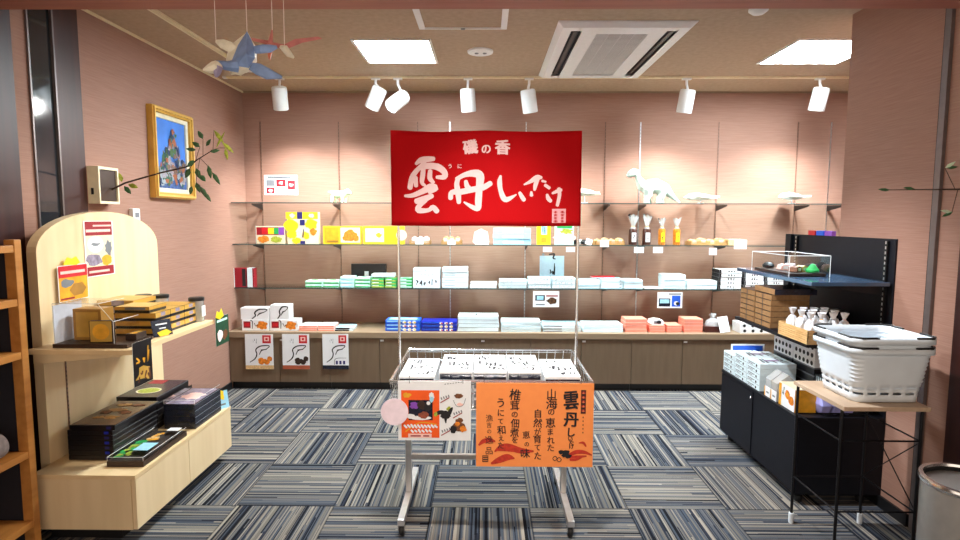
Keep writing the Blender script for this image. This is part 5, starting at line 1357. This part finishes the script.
# acrylic box on upper shelf
t = thing('acrylic_case', 'clear acrylic case with samples on the black unit\'s upper shelf', 'display case', (1.75, 3.285, U1))
w2, d2, hh = .11, .215, .115
q = MB(); 
q.add([(-w2,-d2,.002),(w2,-d2,.002),(w2,d2,.002),(-w2,d2,.002),(-w2,-d2,hh),(w2,-d2,hh),(w2,d2,hh),(-w2,d2,hh)], [(4,5,6,7),(0,1,5,4),(1,2,6,5),(2,3,7,6),(3,0,4,7)], ACRYL); q.build('cover', t)
q = MB(); c_ = [(-w2,-d2),(w2,-d2),(w2,d2),(-w2,d2)]
for i in range(4):
    a, b = c_[i], c_[(i+1) % 4]
    q.tube([(a[0],a[1],hh), (b[0],b[1],hh)], .0018, ACEDGE, 4); q.tube([(a[0],a[1],.001), (a[0],a[1],hh)], .0018, ACEDGE, 4)
q.build('edges', t)
MB().box(-w2+.012, -d2+.012, .0025, w2-.012, d2-.012, .018, DBROWN).build('tray', t)
q = MB().lathe([(.001, .0), (.032, .004), (.034, .015), (.022, .03), (.012, .045), (.001, .05)], GREEN, 16); o = q.build('sweet', loc=(1.80, 3.13, U1+.0185), smooth=True); tag(o, 'green rounded sample sweet in the acrylic case', 'sweet', 'sample sweets in the acrylic case')
q = MB().lathe([(.001, 0), (.03, .004), (.034, .018), (.02, .034), (.001, .038)], BLKP, 16); o = q.build('sweet', loc=(1.70, 3.42, U1+.0185), smooth=True); tag(o, 'black sample sweet at the far end of acrylic case', 'sweet', 'sample sweets in the acrylic case')
for k, (x, y, m, nm) in enumerate(((1.73, 3.30, PINKB, 'pink'), (1.78, 3.20, TAN, 'tan'), (1.72, 3.16, BROWN, 'brown'), (1.80, 3.36, mat('pale_wrap', s2l(210, 190, 196), .5), 'pale'))):
    o = packet_mesh(.06, .05, .035, m, WHITE, k).build('sample_pack', loc=(x, y, U1+.0185), rz=.3*k); tag(o, f'{nm} sample packet inside the acrylic case on black shelf', 'packet', 'sample packets in the acrylic case')
# small coloured packs on top of the back panel's edge
for k, (m, nm) in enumerate(((RED, 'red'), (BLUE, 'blue'), (PURP, 'purple'))):
    z = 1.3725
    o = MB().box(-.0125, -.035, 0, .0125, .035, .028, m).build('small_box', loc=(2.018, 3.52-.085*k, z)); tag(o, f'small {nm} box on top edge of the black back panel', 'box', 'small boxes on the black panel')

# kraft boxes and lids
for j, (y, n, nm) in enumerate(((3.53, 6, 'far'), (3.33, 6, 'middle'))):
    for k in range(n):
        carton('gift_box', f'kraft brown flat box, {ordn(k, n)} of the {nm} pile on black shelf', 'box', (1.745, y, U2+.0006+k*.0325), (.22, .185, .0315), KRAFT,
               [('r', 'T', 0, 0, 1, 1, DBROWN), ('r', 'L', .45, 0, .5, 1, DBROWN), ('r', 'L', 0, .92, 1, 1, DBROWN)], 'kraft boxes on the black shelf', rz=.01*(k % 2))
carton('gift_box', 'large dark flat box with kraft sides lying on the middle kraft pile', 'box', (1.765, 3.34, U2+.0006+6*.0325+.001), (.24, .24, .032), KRAFT, [('r', 'T', 0, 0, 1, 1, BLUBLK), ('r', 'F', 0, .0, 1, 1, BLUBLK)], 'dark topped boxes on the black shelf')
carton('gift_box', 'dark flat box below the large dark one, near the candy basket', 'box', (1.90, 3.165, U2+.0006), (.2, .11, .12), BLUBLK, [('r', 'T', 0, 0, 1, 1, BLKBOX)], 'dark topped boxes on the black shelf')
# stacked wicker trays with candy bags
for k in range(3):
    t = thing('wicker_tray', f'long wicker tray, {ordn(k, 3)} of three stacked on black lower shelf', 'tray', (1.735, 2.955, U2+.0006+k*.022), group='wicker trays on the black shelf')
    q = MB(); a, b, h = .125, .145, .028 if k == 2 else .021
    for (x0, y0, x1, y1) in ((-a, -b, a, -b+.006), (-a, b-.006, a, b), (-a, -b, -a+.006, b), (a-.006, -b, a, b)):
        n = 3 if k == 2 else 2
        for r_ in range(n): q.box(x0+.0007, y0+.0007, r_*h/n, x1-.0007, y1-.0007, (r_+1)*h/n-.0015, TRAYW)
    q.box(-a+.006, -b+.006, 0, a-.006, b-.006, .004, TRAYW); q.build('basket', t)
rd = random.Random(21)
pos = [(1.648+.057*i, 2.86+.085*j) for j in range(3) for i in range(4)]
wh = ['leftmost', 'second', 'third', 'rightmost']; rw = ['front', 'middle', 'back']
for i, (x, y) in enumerate(pos):
    z = U2+.0006+.0445+.0045
    t = thing('candy_bag', f'small clear tied candy bag, {wh[i % 4]} of the {rw[i//4]} row in wicker tray', 'candy bag', (x, y, z), rd.uniform(0, 6), 'candy bags in the wicker tray')
    q = MB(); n = 10; vs = []
    for rr, zz in ((.020, .0), (.0275, .012), (.0275, .04), (.018, .06), (.006, .07), (.021, .105)):
        for k in range(n): vs.append((rr*rd.uniform(.85, 1.12)*math.cos(2*PI*k/n), rr*rd.uniform(.85, 1.12)*math.sin(2*PI*k/n), zz))
    m = mat('frosted_bag', (.80, .82, .86), .25, 0, .12, 60)
    q.add(vs, [(r_*n+k, r_*n+(k+1) % n, (r_+1)*n+(k+1) % n, (r_+1)*n+k) for r_ in range(5) for k in range(n)], m); q.build('bag', t)
    MB().lathe([(.0075, .068), (.0085, .070), (.0075, .072)], [PINKB, YELD, BLKP][i % 3], 10).build('tie', t)

# on the cabinet: three piles of white boxes with black print, front faces to the aisle
CZ = CZT+.0006
pb = [('r', 'L', .1, .2, .45, .34, GREY), ('r', 'L', .08, .5, .62, .62, INK), ('c', 'L', .74, .42, .28, .26, INK), ('r', 'L', .0, .0, 1, .07, GREY), ('s', 'T', .1, .1, .9, .9, GREY, 5, .04), ('r', 'T', .3, .4, .7, .6, mat('mauve_print', s2l(150, 130, 160), .5))]
for j, (y, n, nm) in enumerate(((3.665, 4, 'far'), (3.495, 5, 'middle'), (3.325, 5, 'near'))):
    for k in range(n):
        carton('gift_box', f'white box with black print, {ordn(k, n)} of the {nm} pile on black cabinet', 'box', (1.70, y, CZ+k*.0325), (.21, .160, .0315), WHITEB, pb, 'white boxes on the black cabinet', seed=k)
o = MB().box(-.11, -.002, 0, .11, .002, .17, WHITE).add([(-.10,-.0026,.10),(.10,-.0026,.10),(.10,-.0026,.16),(-.10,-.0026,.16)], [(0,1,2,3)], BLUE).build('price_card', loc=(1.75, 3.742, CZ+.02)); o.location.z = CZT+.0006
tag(o, 'blue topped card standing behind the white boxes on black cabinet', 'card')
# darker stacks behind
pd = [('c', 'L', .12+.19*k, .5, .3, .3, INK) for k in range(5)]
for j, (x, y, n, nm) in enumerate(((1.915, 3.45, 7, 'far'), (1.915, 3.22, 7, 'near'))):
    for k in range(n):
        up = k >= n-3
        carton('gift_box', f'{"black patterned white" if up else "black"} box, {ordn(k, n)} of the {nm} pile by black panel', 'box', (x, y, CZ+k*.044), (.17, .215, .043), WHITE if up else BLKBOX,
               (pd+[('c', 'T', .2+.2*(i % 4), .2+.3*(i//4), .08, .08, INK) for i in range(12)]) if up else [('r', 'L', 0, .85, 1, .97, GREY), ('r', 'F', 0, .85, 1, .97, GREY)], 'boxes by the black panel')
for k in range(3):
    carton('gift_box', f'black and white striped box, {ordn(k, 3)} of the pile behind the basket', 'box', (1.91, 3.01, CZ+k*.05), (.17, .17, .048), BLKBOX, [('r', 'L', .1*i, .1, .1*i+.05, .9, WHITEB) for i in range(1, 9)]+[('r', 'F', .1*i, .1, .1*i+.05, .9, WHITEB) for i in range(1, 9)], 'boxes by the black panel')
# clear bread bags with yellow edged cards
for k in range(2):
    y = 3.155-.07*k
    t = thing('bread_bag', f'clear bag of pale biscuits on the black cabinet, {"far" if k == 0 else "near"} one', 'bag', (1.66, y, CZ), group='clear biscuit bags on the black cabinet')
    q = MB(); q.prism([(-.06, -.03, .0), (.06, -.03, 0), (.06, -.03, .09), (.0, -.03, .15), (-.06, -.03, .10)], (0, .06, 0), CELLO); q.build('bag', t)
    q = MB(); rd = random.Random(k)
    for i in range(7): q.lathe([(.001, -.006), (.022, -.005), (.024, 0), (.022, .005), (.001, .006)], TAN, 10, Matrix.Translation((rd.uniform(-.03, .03), rd.uniform(-.008, .008), .03+i*.009)) @ Matrix.Rotation(rd.uniform(-.6, .6), 4, 'Y'))
    q.build('biscuits', t, smooth=True)
    q = MB().box(-.0635, -.031, .0, -.0605, .031, .055, WHITE); F = frame((-.0635, .031, 0), (0, -1, 0), (0, 0, 1)); q.quad(F, 0, 0, .01, .055, YELD); q.quad(F, .022, .02, .05, .03, GREY); q.build('card_label', t)
carton('snack_box', 'white box with golden edge and orange crackers at the cabinet\'s near corner', 'box', (1.655, 2.955, CZ), (.11, .155, .12), WHITE,
       [('r', 'L', 0, 0, .16, 1, YELD), ('c', 'L', .55, .62, .2, .2, ORFOOD, .1), ('c', 'L', .55, .62, .09, .09, YELD), ('c', 'L', .8, .45, .22, .2, ORFOOD, .1), ('s', 'L', .22, .5, .36, .95, INK, 4, .07), ('r', 'F', 0, 0, 1, 1, YELD), ('r', 'T', 0, 0, 1, 1, CREAM)])
for k in range(3):
    q = pillow(.055, .09, .11, LILAC, LILAC)
    o = q.build('snack_bag', loc=(1.735+.06*k, 2.865, CZ), smooth=True); tag(o, f'lilac snack bag at the black cabinet\'s near end, {["left", "middle", "right"][k]} of three', 'bag', 'lilac bags on the black cabinet')

# ------------------------------------------------------------------ wire table with shopping baskets
TX0, TX1, TY0, TY1, TZ = 1.475, 1.83, 2.285, 2.67, .70
t = thing('wire_table', 'pale topped small table on thin black wire legs at right', 'table', ((TX0+TX1)/2, (TY0+TY1)/2, 0))
cx, cy = (TX0+TX1)/2, (TY0+TY1)/2
MB().box(TX0-cx, TY0-cy, TZ-.018, TX1-cx, TY1-cy, TZ, TABW).build('table_top', t, bevel=.002)
lx, ly = [TX0+.012-cx, TX1-.012-cx], [TY0+.03-cy, TY1-.02-cy]
for x in lx:
    for y in ly:
        l_ = MB().tube([(x, y, .035), (x, y, TZ-.0185)], .0065, BLKM, 8).build('leg', t, smooth=True)
        MB().lathe([(.011, .0005), (.012, .01), (.012, .05), (.009, .052)], WPLAS, 12, Matrix.Translation((x, y, 0))).build('foot_cap', l_, smooth=True)
for z in (.545, .235):
    for a, b in (((lx[0], ly[0]), (lx[1], ly[0])), ((lx[1], ly[0]), (lx[1], ly[1])), ((lx[0], ly[1]), (lx[1], ly[1])), ((lx[0], ly[0]), (lx[0], ly[1]))):
        MB().tube([(a[0], a[1], z), (b[0], b[1], z)], .004, BLKM, 6).build('rail', t, smooth=True)
for a, b in (((lx[1], ly[0], .24), (lx[1], ly[1], .54)), ((lx[1], ly[1], .24), (lx[1], ly[0], .54))):
    MB().tube([a, b], .0025, BLKM, 6).build('brace', t, smooth=True)

def rrect(w, d, r, z, n=10):
    out = []
    for (sx, sy, a0) in ((1, 1, 0), (-1, 1, PI/2), (-1, -1, PI), (1, -1, 1.5*PI)):
        for k in range(4):
            a = a0+k*PI/6
            out.append((sx*(w/2-r)+r*math.cos(a), sy*(d/2-r)+r*math.sin(a), z))
    # add points along straight edges
    res = []
    for i in range(len(out)):
        res.append(out[i])
        if i % 4 == 3:
            p, q_ = Vector(out[i]), Vector(out[(i+1) % len(out)])
            for s_ in range(1, 12): res.append(tuple(p.lerp(q_, s_/12)))
    return res
def shop_basket(label, z, loc):
    t = thing('shopping_basket', label, 'basket', (loc[0], loc[1], z), group='white shopping baskets')
    bw, bd, tw, td, h = .275, .245, .335, .31, .235
    q = MB(); vs = []; rows = []
    zs = [.002, .02, .034, .044, .058, .068, .082]+[.082+(.207-.082)*k/14 for k in range(1, 15)]+[.208, .235]
    for zz in zs:
        f_ = zz/h
        k = 0
        bulge = .0032 if (zz > .082 and (len(rows) % 2)) else 0
        r_ = rrect(bw+(tw-bw)*f_+bulge*2, bd+(td-bd)*f_+bulge*2, .035+.01*f_, zz)
        rows.append(r_); vs += r_
    n = len(rows[0]); fs = []
    for i in range(len(zs)-1):
        for k in range(n):
            if i in (2, 4) and (k % 3 != 0): continue      # two rows of open slots near the bottom
            fs.append((i*n+k, i*n+(k+1) % n, (i+1)*n+(k+1) % n, (i+1)*n+k))
    q.add(vs, fs, WPLAS); q.add(rows[0], [tuple(range(n-1, -1, -1))], WPLAS)
    o = q.build('basket_body', t, smooth=True); md = o.modifiers.new('thickness', 'SOLIDIFY'); md.thickness = .0022; md.offset = -1
    q = MB(); a = rrect(tw, td, .045, h); b = rrect(tw+.022, td+.022, .052, h)
    a2 = rrect(tw+.001, td+.001, .045, h-.023); b2 = rrect(tw+.022, td+.022, .052, h-.023)
    q.add(a+b, [(k, k+n, (k+1) % n+n, (k+1) % n) for k in range(n)], WPLAS)
    q.add(b+b2, [(k, k+n, (k+1) % n+n, (k+1) % n) for k in range(n)], WPLAS)
    o = q.build('rim', t, smooth=True); md = o.modifiers.new('thickness', 'SOLIDIFY'); md.thickness = .002; md.offset = 0
    for s_ in (-1, 1):
        w_, d_ = tw/2+.006, td/2+.006
        pts = [(w_*.45*-1, s_*d_, h+.004), (-w_+.03, s_*d_, h+.004), (-w_, s_*(d_-.03), h+.004), (-w_, s_*.05, h+.004)]
        MB().tube(pts, .005, BLKP, 8).build('handle', t, smooth=True)
        pts = [(w_*.45, s_*d_, h+.004), (w_-.03, s_*d_, h+.004), (w_, s_*(d_-.03), h+.004), (w_, s_*.05, h+.004)]
        MB().tube(pts, .005, BLKP, 8).build('handle', t, smooth=True)
    return t
shop_basket('white plastic shopping basket standing on the small table, lower of two', TZ+.0006, (1.69, 2.465))
shop_basket('white plastic shopping basket nested inside the lower one, upper of two', TZ+.043, (1.69, 2.465))

# ------------------------------------------------------------------ steel waste bin
t = thing('waste_bin', 'brushed steel round waste bin at the lower right corner', 'bin', (1.615, 1.825, 0))
q = MB().lathe([(.125, .0005), (.132, .01), (.137, .585)], BINST, 40); q.build('body', t, smooth=True)
q = MB().lathe([(.137, .5855), (.144, .590), (.146, .600), (.142, .608), (.130, .608), (.127, .60)], CHROME, 40, cap=False); q.build('rim', t, smooth=True)
q = MB().lathe([(.128, .6), (.122, .4), (.115, .30), (.001, .30)], BINDK, 36, cap=False); q.build('liner', t, smooth=True)
# ------------------------------------------------------------------ paper dinosaurs on the highest glass shelf
def papertube(q, pts, rad, m, n=7, flat=1.0, up=None): q.tube(pts, rad, m, n, True, flat, up=up)
Z3 = S3+.0006
def P3(px, py, Y=4.98):
    p = at(px, py, Y=Y); return Vector((p.x, p.y, p.z))
def sauropod():
    Y = 4.98; o0 = P3(655, 204); o0.z = Z3
    q = MB(); f = lambda x, y, dy=0: P3(x, y, Y)-o0+Vector((0, dy, .006))
    papertube(q, [f(680, 203.5), f(673, 198), f(665, 190), f(656, 187), f(647, 188), f(642, 186), f(638.5, 180), f(636.5, 174.5), f(633.5, 172.5)],
              [.006, .028, .064, .084, .082, .062, .036, .030, .028], PAPMINT, 9, .8)
    papertube(q, [f(638, 173), f(634, 172.8), f(630, 175), f(627, 177)], [.028, .044, .040, .018], PAPMINT, 8, .8)
    for x, yy, dy, x2 in ((647, 190, -.04, 645), (649, 190, .04, 650), (660, 190, -.045, 657), (662, 190, .04, 662.5)):
        papertube(q, [f(x, yy, dy), f(x, 196, dy), f(x2, 201, dy), f(x2, 204, dy)-Vector((0, 0, .0))], [.046, .036, .026, .028], PAPMINT if dy < 0 else PAPG, 7)
    z = min(v.z for v in q.v)
    q.v = [v-Vector((0, 0, z)) for v in q.v]
    o = q.build('model_dinosaur', loc=o0); md = o.modifiers.new('weld', 'REMESH'); md.mode = 'VOXEL'; md.voxel_size = .006; md.use_smooth_shade = True
    tag(o, 'large white long-necked paper dinosaur on the highest glass shelf', 'model dinosaur', 'paper models on the highest shelf')
sauropod()
def winged(px0, px1, ytop, label, m, head=True):
    Y = 4.98; a = P3(px0, 203, Y); b = P3(px1, 203, Y); L = b.x-a.x; h = P3((px0+px1)/2, ytop, Y).z-Z3
    t = thing('model_dinosaur', label, 'model dinosaur', ((a.x+b.x)/2, Y, Z3), group='paper models on the highest shelf')
    q = MB(); zc = h*.68
    q.tube([(-L*.5, -.02, zc*1.02), (-L*.34, -.01, zc*1.12), (-L*.1, 0, zc*1.15), (L*.2, .0, zc*1.05), (L*.5, .02, zc*.95)], [.006, .036, .046, .034, .004], m, 8, True, .75)
    for s_ in (-1, 1):   # wings
        q.prism([(-L*.2, 0, zc*1.1), (L*.28, 0, zc*1.02), (L*.36, s_*.14, zc*.95), (L*.02, s_*.16, zc*.9), (-L*.15, s_*.09, zc*1.05)], (0, 0, .014), m)
    q.build('paper_body', t)
    q = MB().lathe([(.03, 0), (.03, .006), (.005, .008), (.005, zc)], WPLAS, 12); q.build('stand', t)
winged(683, 718, 195, 'white winged paper model right of the large paper dinosaur', PAPW)
winged(777, 806, 194, 'white winged paper model at the right end of highest shelf', PAPW)
winged(568, 601, 189, 'white paper model partly hidden behind the banner\'s right edge', PAPC)
# small green crouching model
Y = 4.98; o0 = P3(339, 204, Y); o0.z = Z3; f = lambda x, y, dy=0: P3(x, y, Y)-o0+Vector((0, dy, .004))
q = MB()
papertube(q, [f(328, 193), f(332, 194), f(338, 196), f(344, 195), f(348, 193), f(351, 195)], [.006, .02, .034, .028, .03, .012], PAPG, 8)
for x, dy in ((333, -.03), (335, .03), (343, -.03), (345, .03)): papertube(q, [f(x, 197, dy), f(x, 201, dy), f(x-.5, 203.6, dy)], [.016, .012, .012], PAPG, 6)
z = min(v.z for v in q.v); q.v = [v-Vector((0, 0, z)) for v in q.v]
o = q.build('model_dinosaur', loc=o0); md = o.modifiers.new('weld', 'REMESH'); md.mode = 'VOXEL'; md.voxel_size = .005; md.use_smooth_shade = True
tag(o, 'small pale green four-legged paper dinosaur left of the banner', 'model dinosaur', 'paper models on the highest shelf')

# ------------------------------------------------------------------ hanging paper reptiles above the left side
YH = 2.25
def H(px, py, dy=0.): return at(px, py, Y=YH+dy)
c = H(243, 57)
t = thing('hanging_model', 'blue paper sea reptile with four flippers hanging on strings', 'hanging model', c)
h = lambda px, py, dy=0.: H(px, py, dy)-c
# body: pointed shell, cream below
top = [h(247, 31, .02), h(254, 46, .0), h(255, 58, -.03), h(249, 68, -.05), h(236, 66, -.05), h(232, 60, -.03), h(238, 45, .0)]
apex = h(246, 54, -.075)
low = [h(247, 32, .03), h(256.5, 48, .02), h(257, 62, .0), h(247, 73, -.03), (h(231, 75, -.03)), h(226, 60, .0), h(229, 46, .02)]
back = h(243, 57, .05)
q = MB()
for i in range(7): q.add([top[i], top[(i+1) % 7], apex], [(0, 1, 2)], PAPB)
for i in range(7):
    q.add([top[i], low[i], low[(i+1) % 7], top[(i+1) % 7]], [(0, 1, 2, 3)], PAPC); q.add([low[i], back, low[(i+1) % 7]], [(0, 1, 2)], PAPC)
# neck and head
q.tube([h(237, 66, -.04), h(228, 66, -.06), h(221, 65, -.08), h(217, 66, -.09)], [.024, .018, .016, .02], PAPB, 6)
q.tube([h(219, 64.5, -.09), h(215, 68, -.10), h(209, 69, -.11), h(203, 70, -.12)], [.018, .024, .016, .004], PAPC, 6)
q.tube([h(219, 67, -.10), h(217, 73, -.105), h(216, 77, -.11)], [.016, .014, .004], mat('lilac_paper', s2l(160, 150, 180), .7, 0, .1), 6)
o = q.build('body', t)
def flipper(pts, rad, m, nm='flipper'):
    MB().tube(pts, rad, m, 8, True, .35, up=(0, 1, 0)).build(nm, t, smooth=False)
flipper([h(236, 50, .0), h(230, 47, .0), h(222, 43.5, .01), h(216, 41, .02)], [.010, .020, .018, .006], PAPC)
flipper([h(253, 50, -.0), h(261, 49, -.02), h(270, 48.5, -.02), h(277, 47, -.01)], [.014, .017, .016, .006], PAPB)
flipper([h(250, 66, -.03), h(258, 69, -.05), h(268, 74, -.06), h(282, 77.5, -.06)], [.014, .022, .021, .005], PAPB)
flipper([h(236, 68, -.02), h(231, 72, -.0), h(240, 74, .01), h(248, 70, .01)], [.006, .012, .012, .006], PAPC)
for px, p0 in ((214.5, h(216, 41.5, .02)), (246.5, h(247, 32, .02))):
    b = h(px-.3, 5, 0); b.z = 3.0-c.z
    MB().tube([p0, (p0.x-.003, p0.y, b.z)], .0013, STRING, 5).build('string', t)
c2 = at(271, 45, Y=YH+.1)
t = thing('hanging_model', 'pink paper flying reptile with spread wings hanging behind the blue one', 'hanging model', c2)
h = lambda px, py, dy=0.: at(px, py, Y=YH+.1+dy)-c2
q = MB()
q.tube([h(272, 30, .0), h(271, 38), h(270, 46, -.01), h(270, 52, -.02), h(269, 59, -.03)], [.003, .008, .014, .010, .003], PAPPK, 6)
q.tube([h(270, 52, -.02), h(269.5, 56, -.03), h(270, 60, -.04)], [.009, .007, .002], mat('orange_paper_beak', s2l(226, 120, 70), .6), 6)
q.build('body', t)
for pts in ([(271, 41), (262, 39.5), (250, 37.5), (252, 40.5), (262, 43), (270, 46)], [(272, 42), (284, 44.5), (295, 39), (318, 36.5), (322, 38.5), (302, 42.5), (290, 47.5), (284, 49), (273, 47)]):
    P_ = [h(x, y, (-.02 if x < 271 else .02)+(.05*abs(x-271)/50)) for x, y in pts]
    n = len(P_); q = MB(); q.prism(P_, (0, .004, 0), PAPPK); q.build('wing', t)
q = MB(); q.tube([h(281, 47, .0), h(285, 49, -.01), h(289, 54, -.01), h(294, 58, 0)], [.008, .016, .014, .004], PAPC, 6); q.build('hind_foot', t)
for px, pt in ((272, h(272.3, 30)), (285.5, h(284.5, 46.5, .0))):
    MB().tube([pt, (pt.x+.002, pt.y, 3.0-c2.z)], .0013, STRING, 5).build('string', t)

# thin twig reaching in at the right edge
t = thing('leafy_branch', 'thin twig with a few leaves reaching in at the right edge', 'branch', (2.0, 2.34, at(958, 189, Y=2.34).z))
O = t.location.copy(); f = lambda px, py, Y: at(px, py, Y=Y)-O
MB().tube([(.02, 0, 0), f(935, 189.5, 2.40), f(880, 190, 2.45)], [.004, .003, .0012], BARK, 6).build('stem', t, smooth=True)
q = MB()
for a, b in (((955, 189), (945, 168)), ((958, 189), (952, 212))): q.tube([f(a[0], a[1], 2.36), f(b[0], b[1], 2.38)], .0015, BARK, 5)
for px, py, dx, dz, m in ((945, 168, .8, .5, PAPG), (946, 168, .9, .1, LEAF), (952, 212, -.8, .1, PAPG), (953, 212, -.7, -.3, LEAF), (915, 189, -.9, .1, LEAF), (890, 190, -.9, .05, LEAF)):
    leaf(q, f(px, py, 2.39), (dx, 0, dz), .05, .007, m)
q.build('leaves', t)
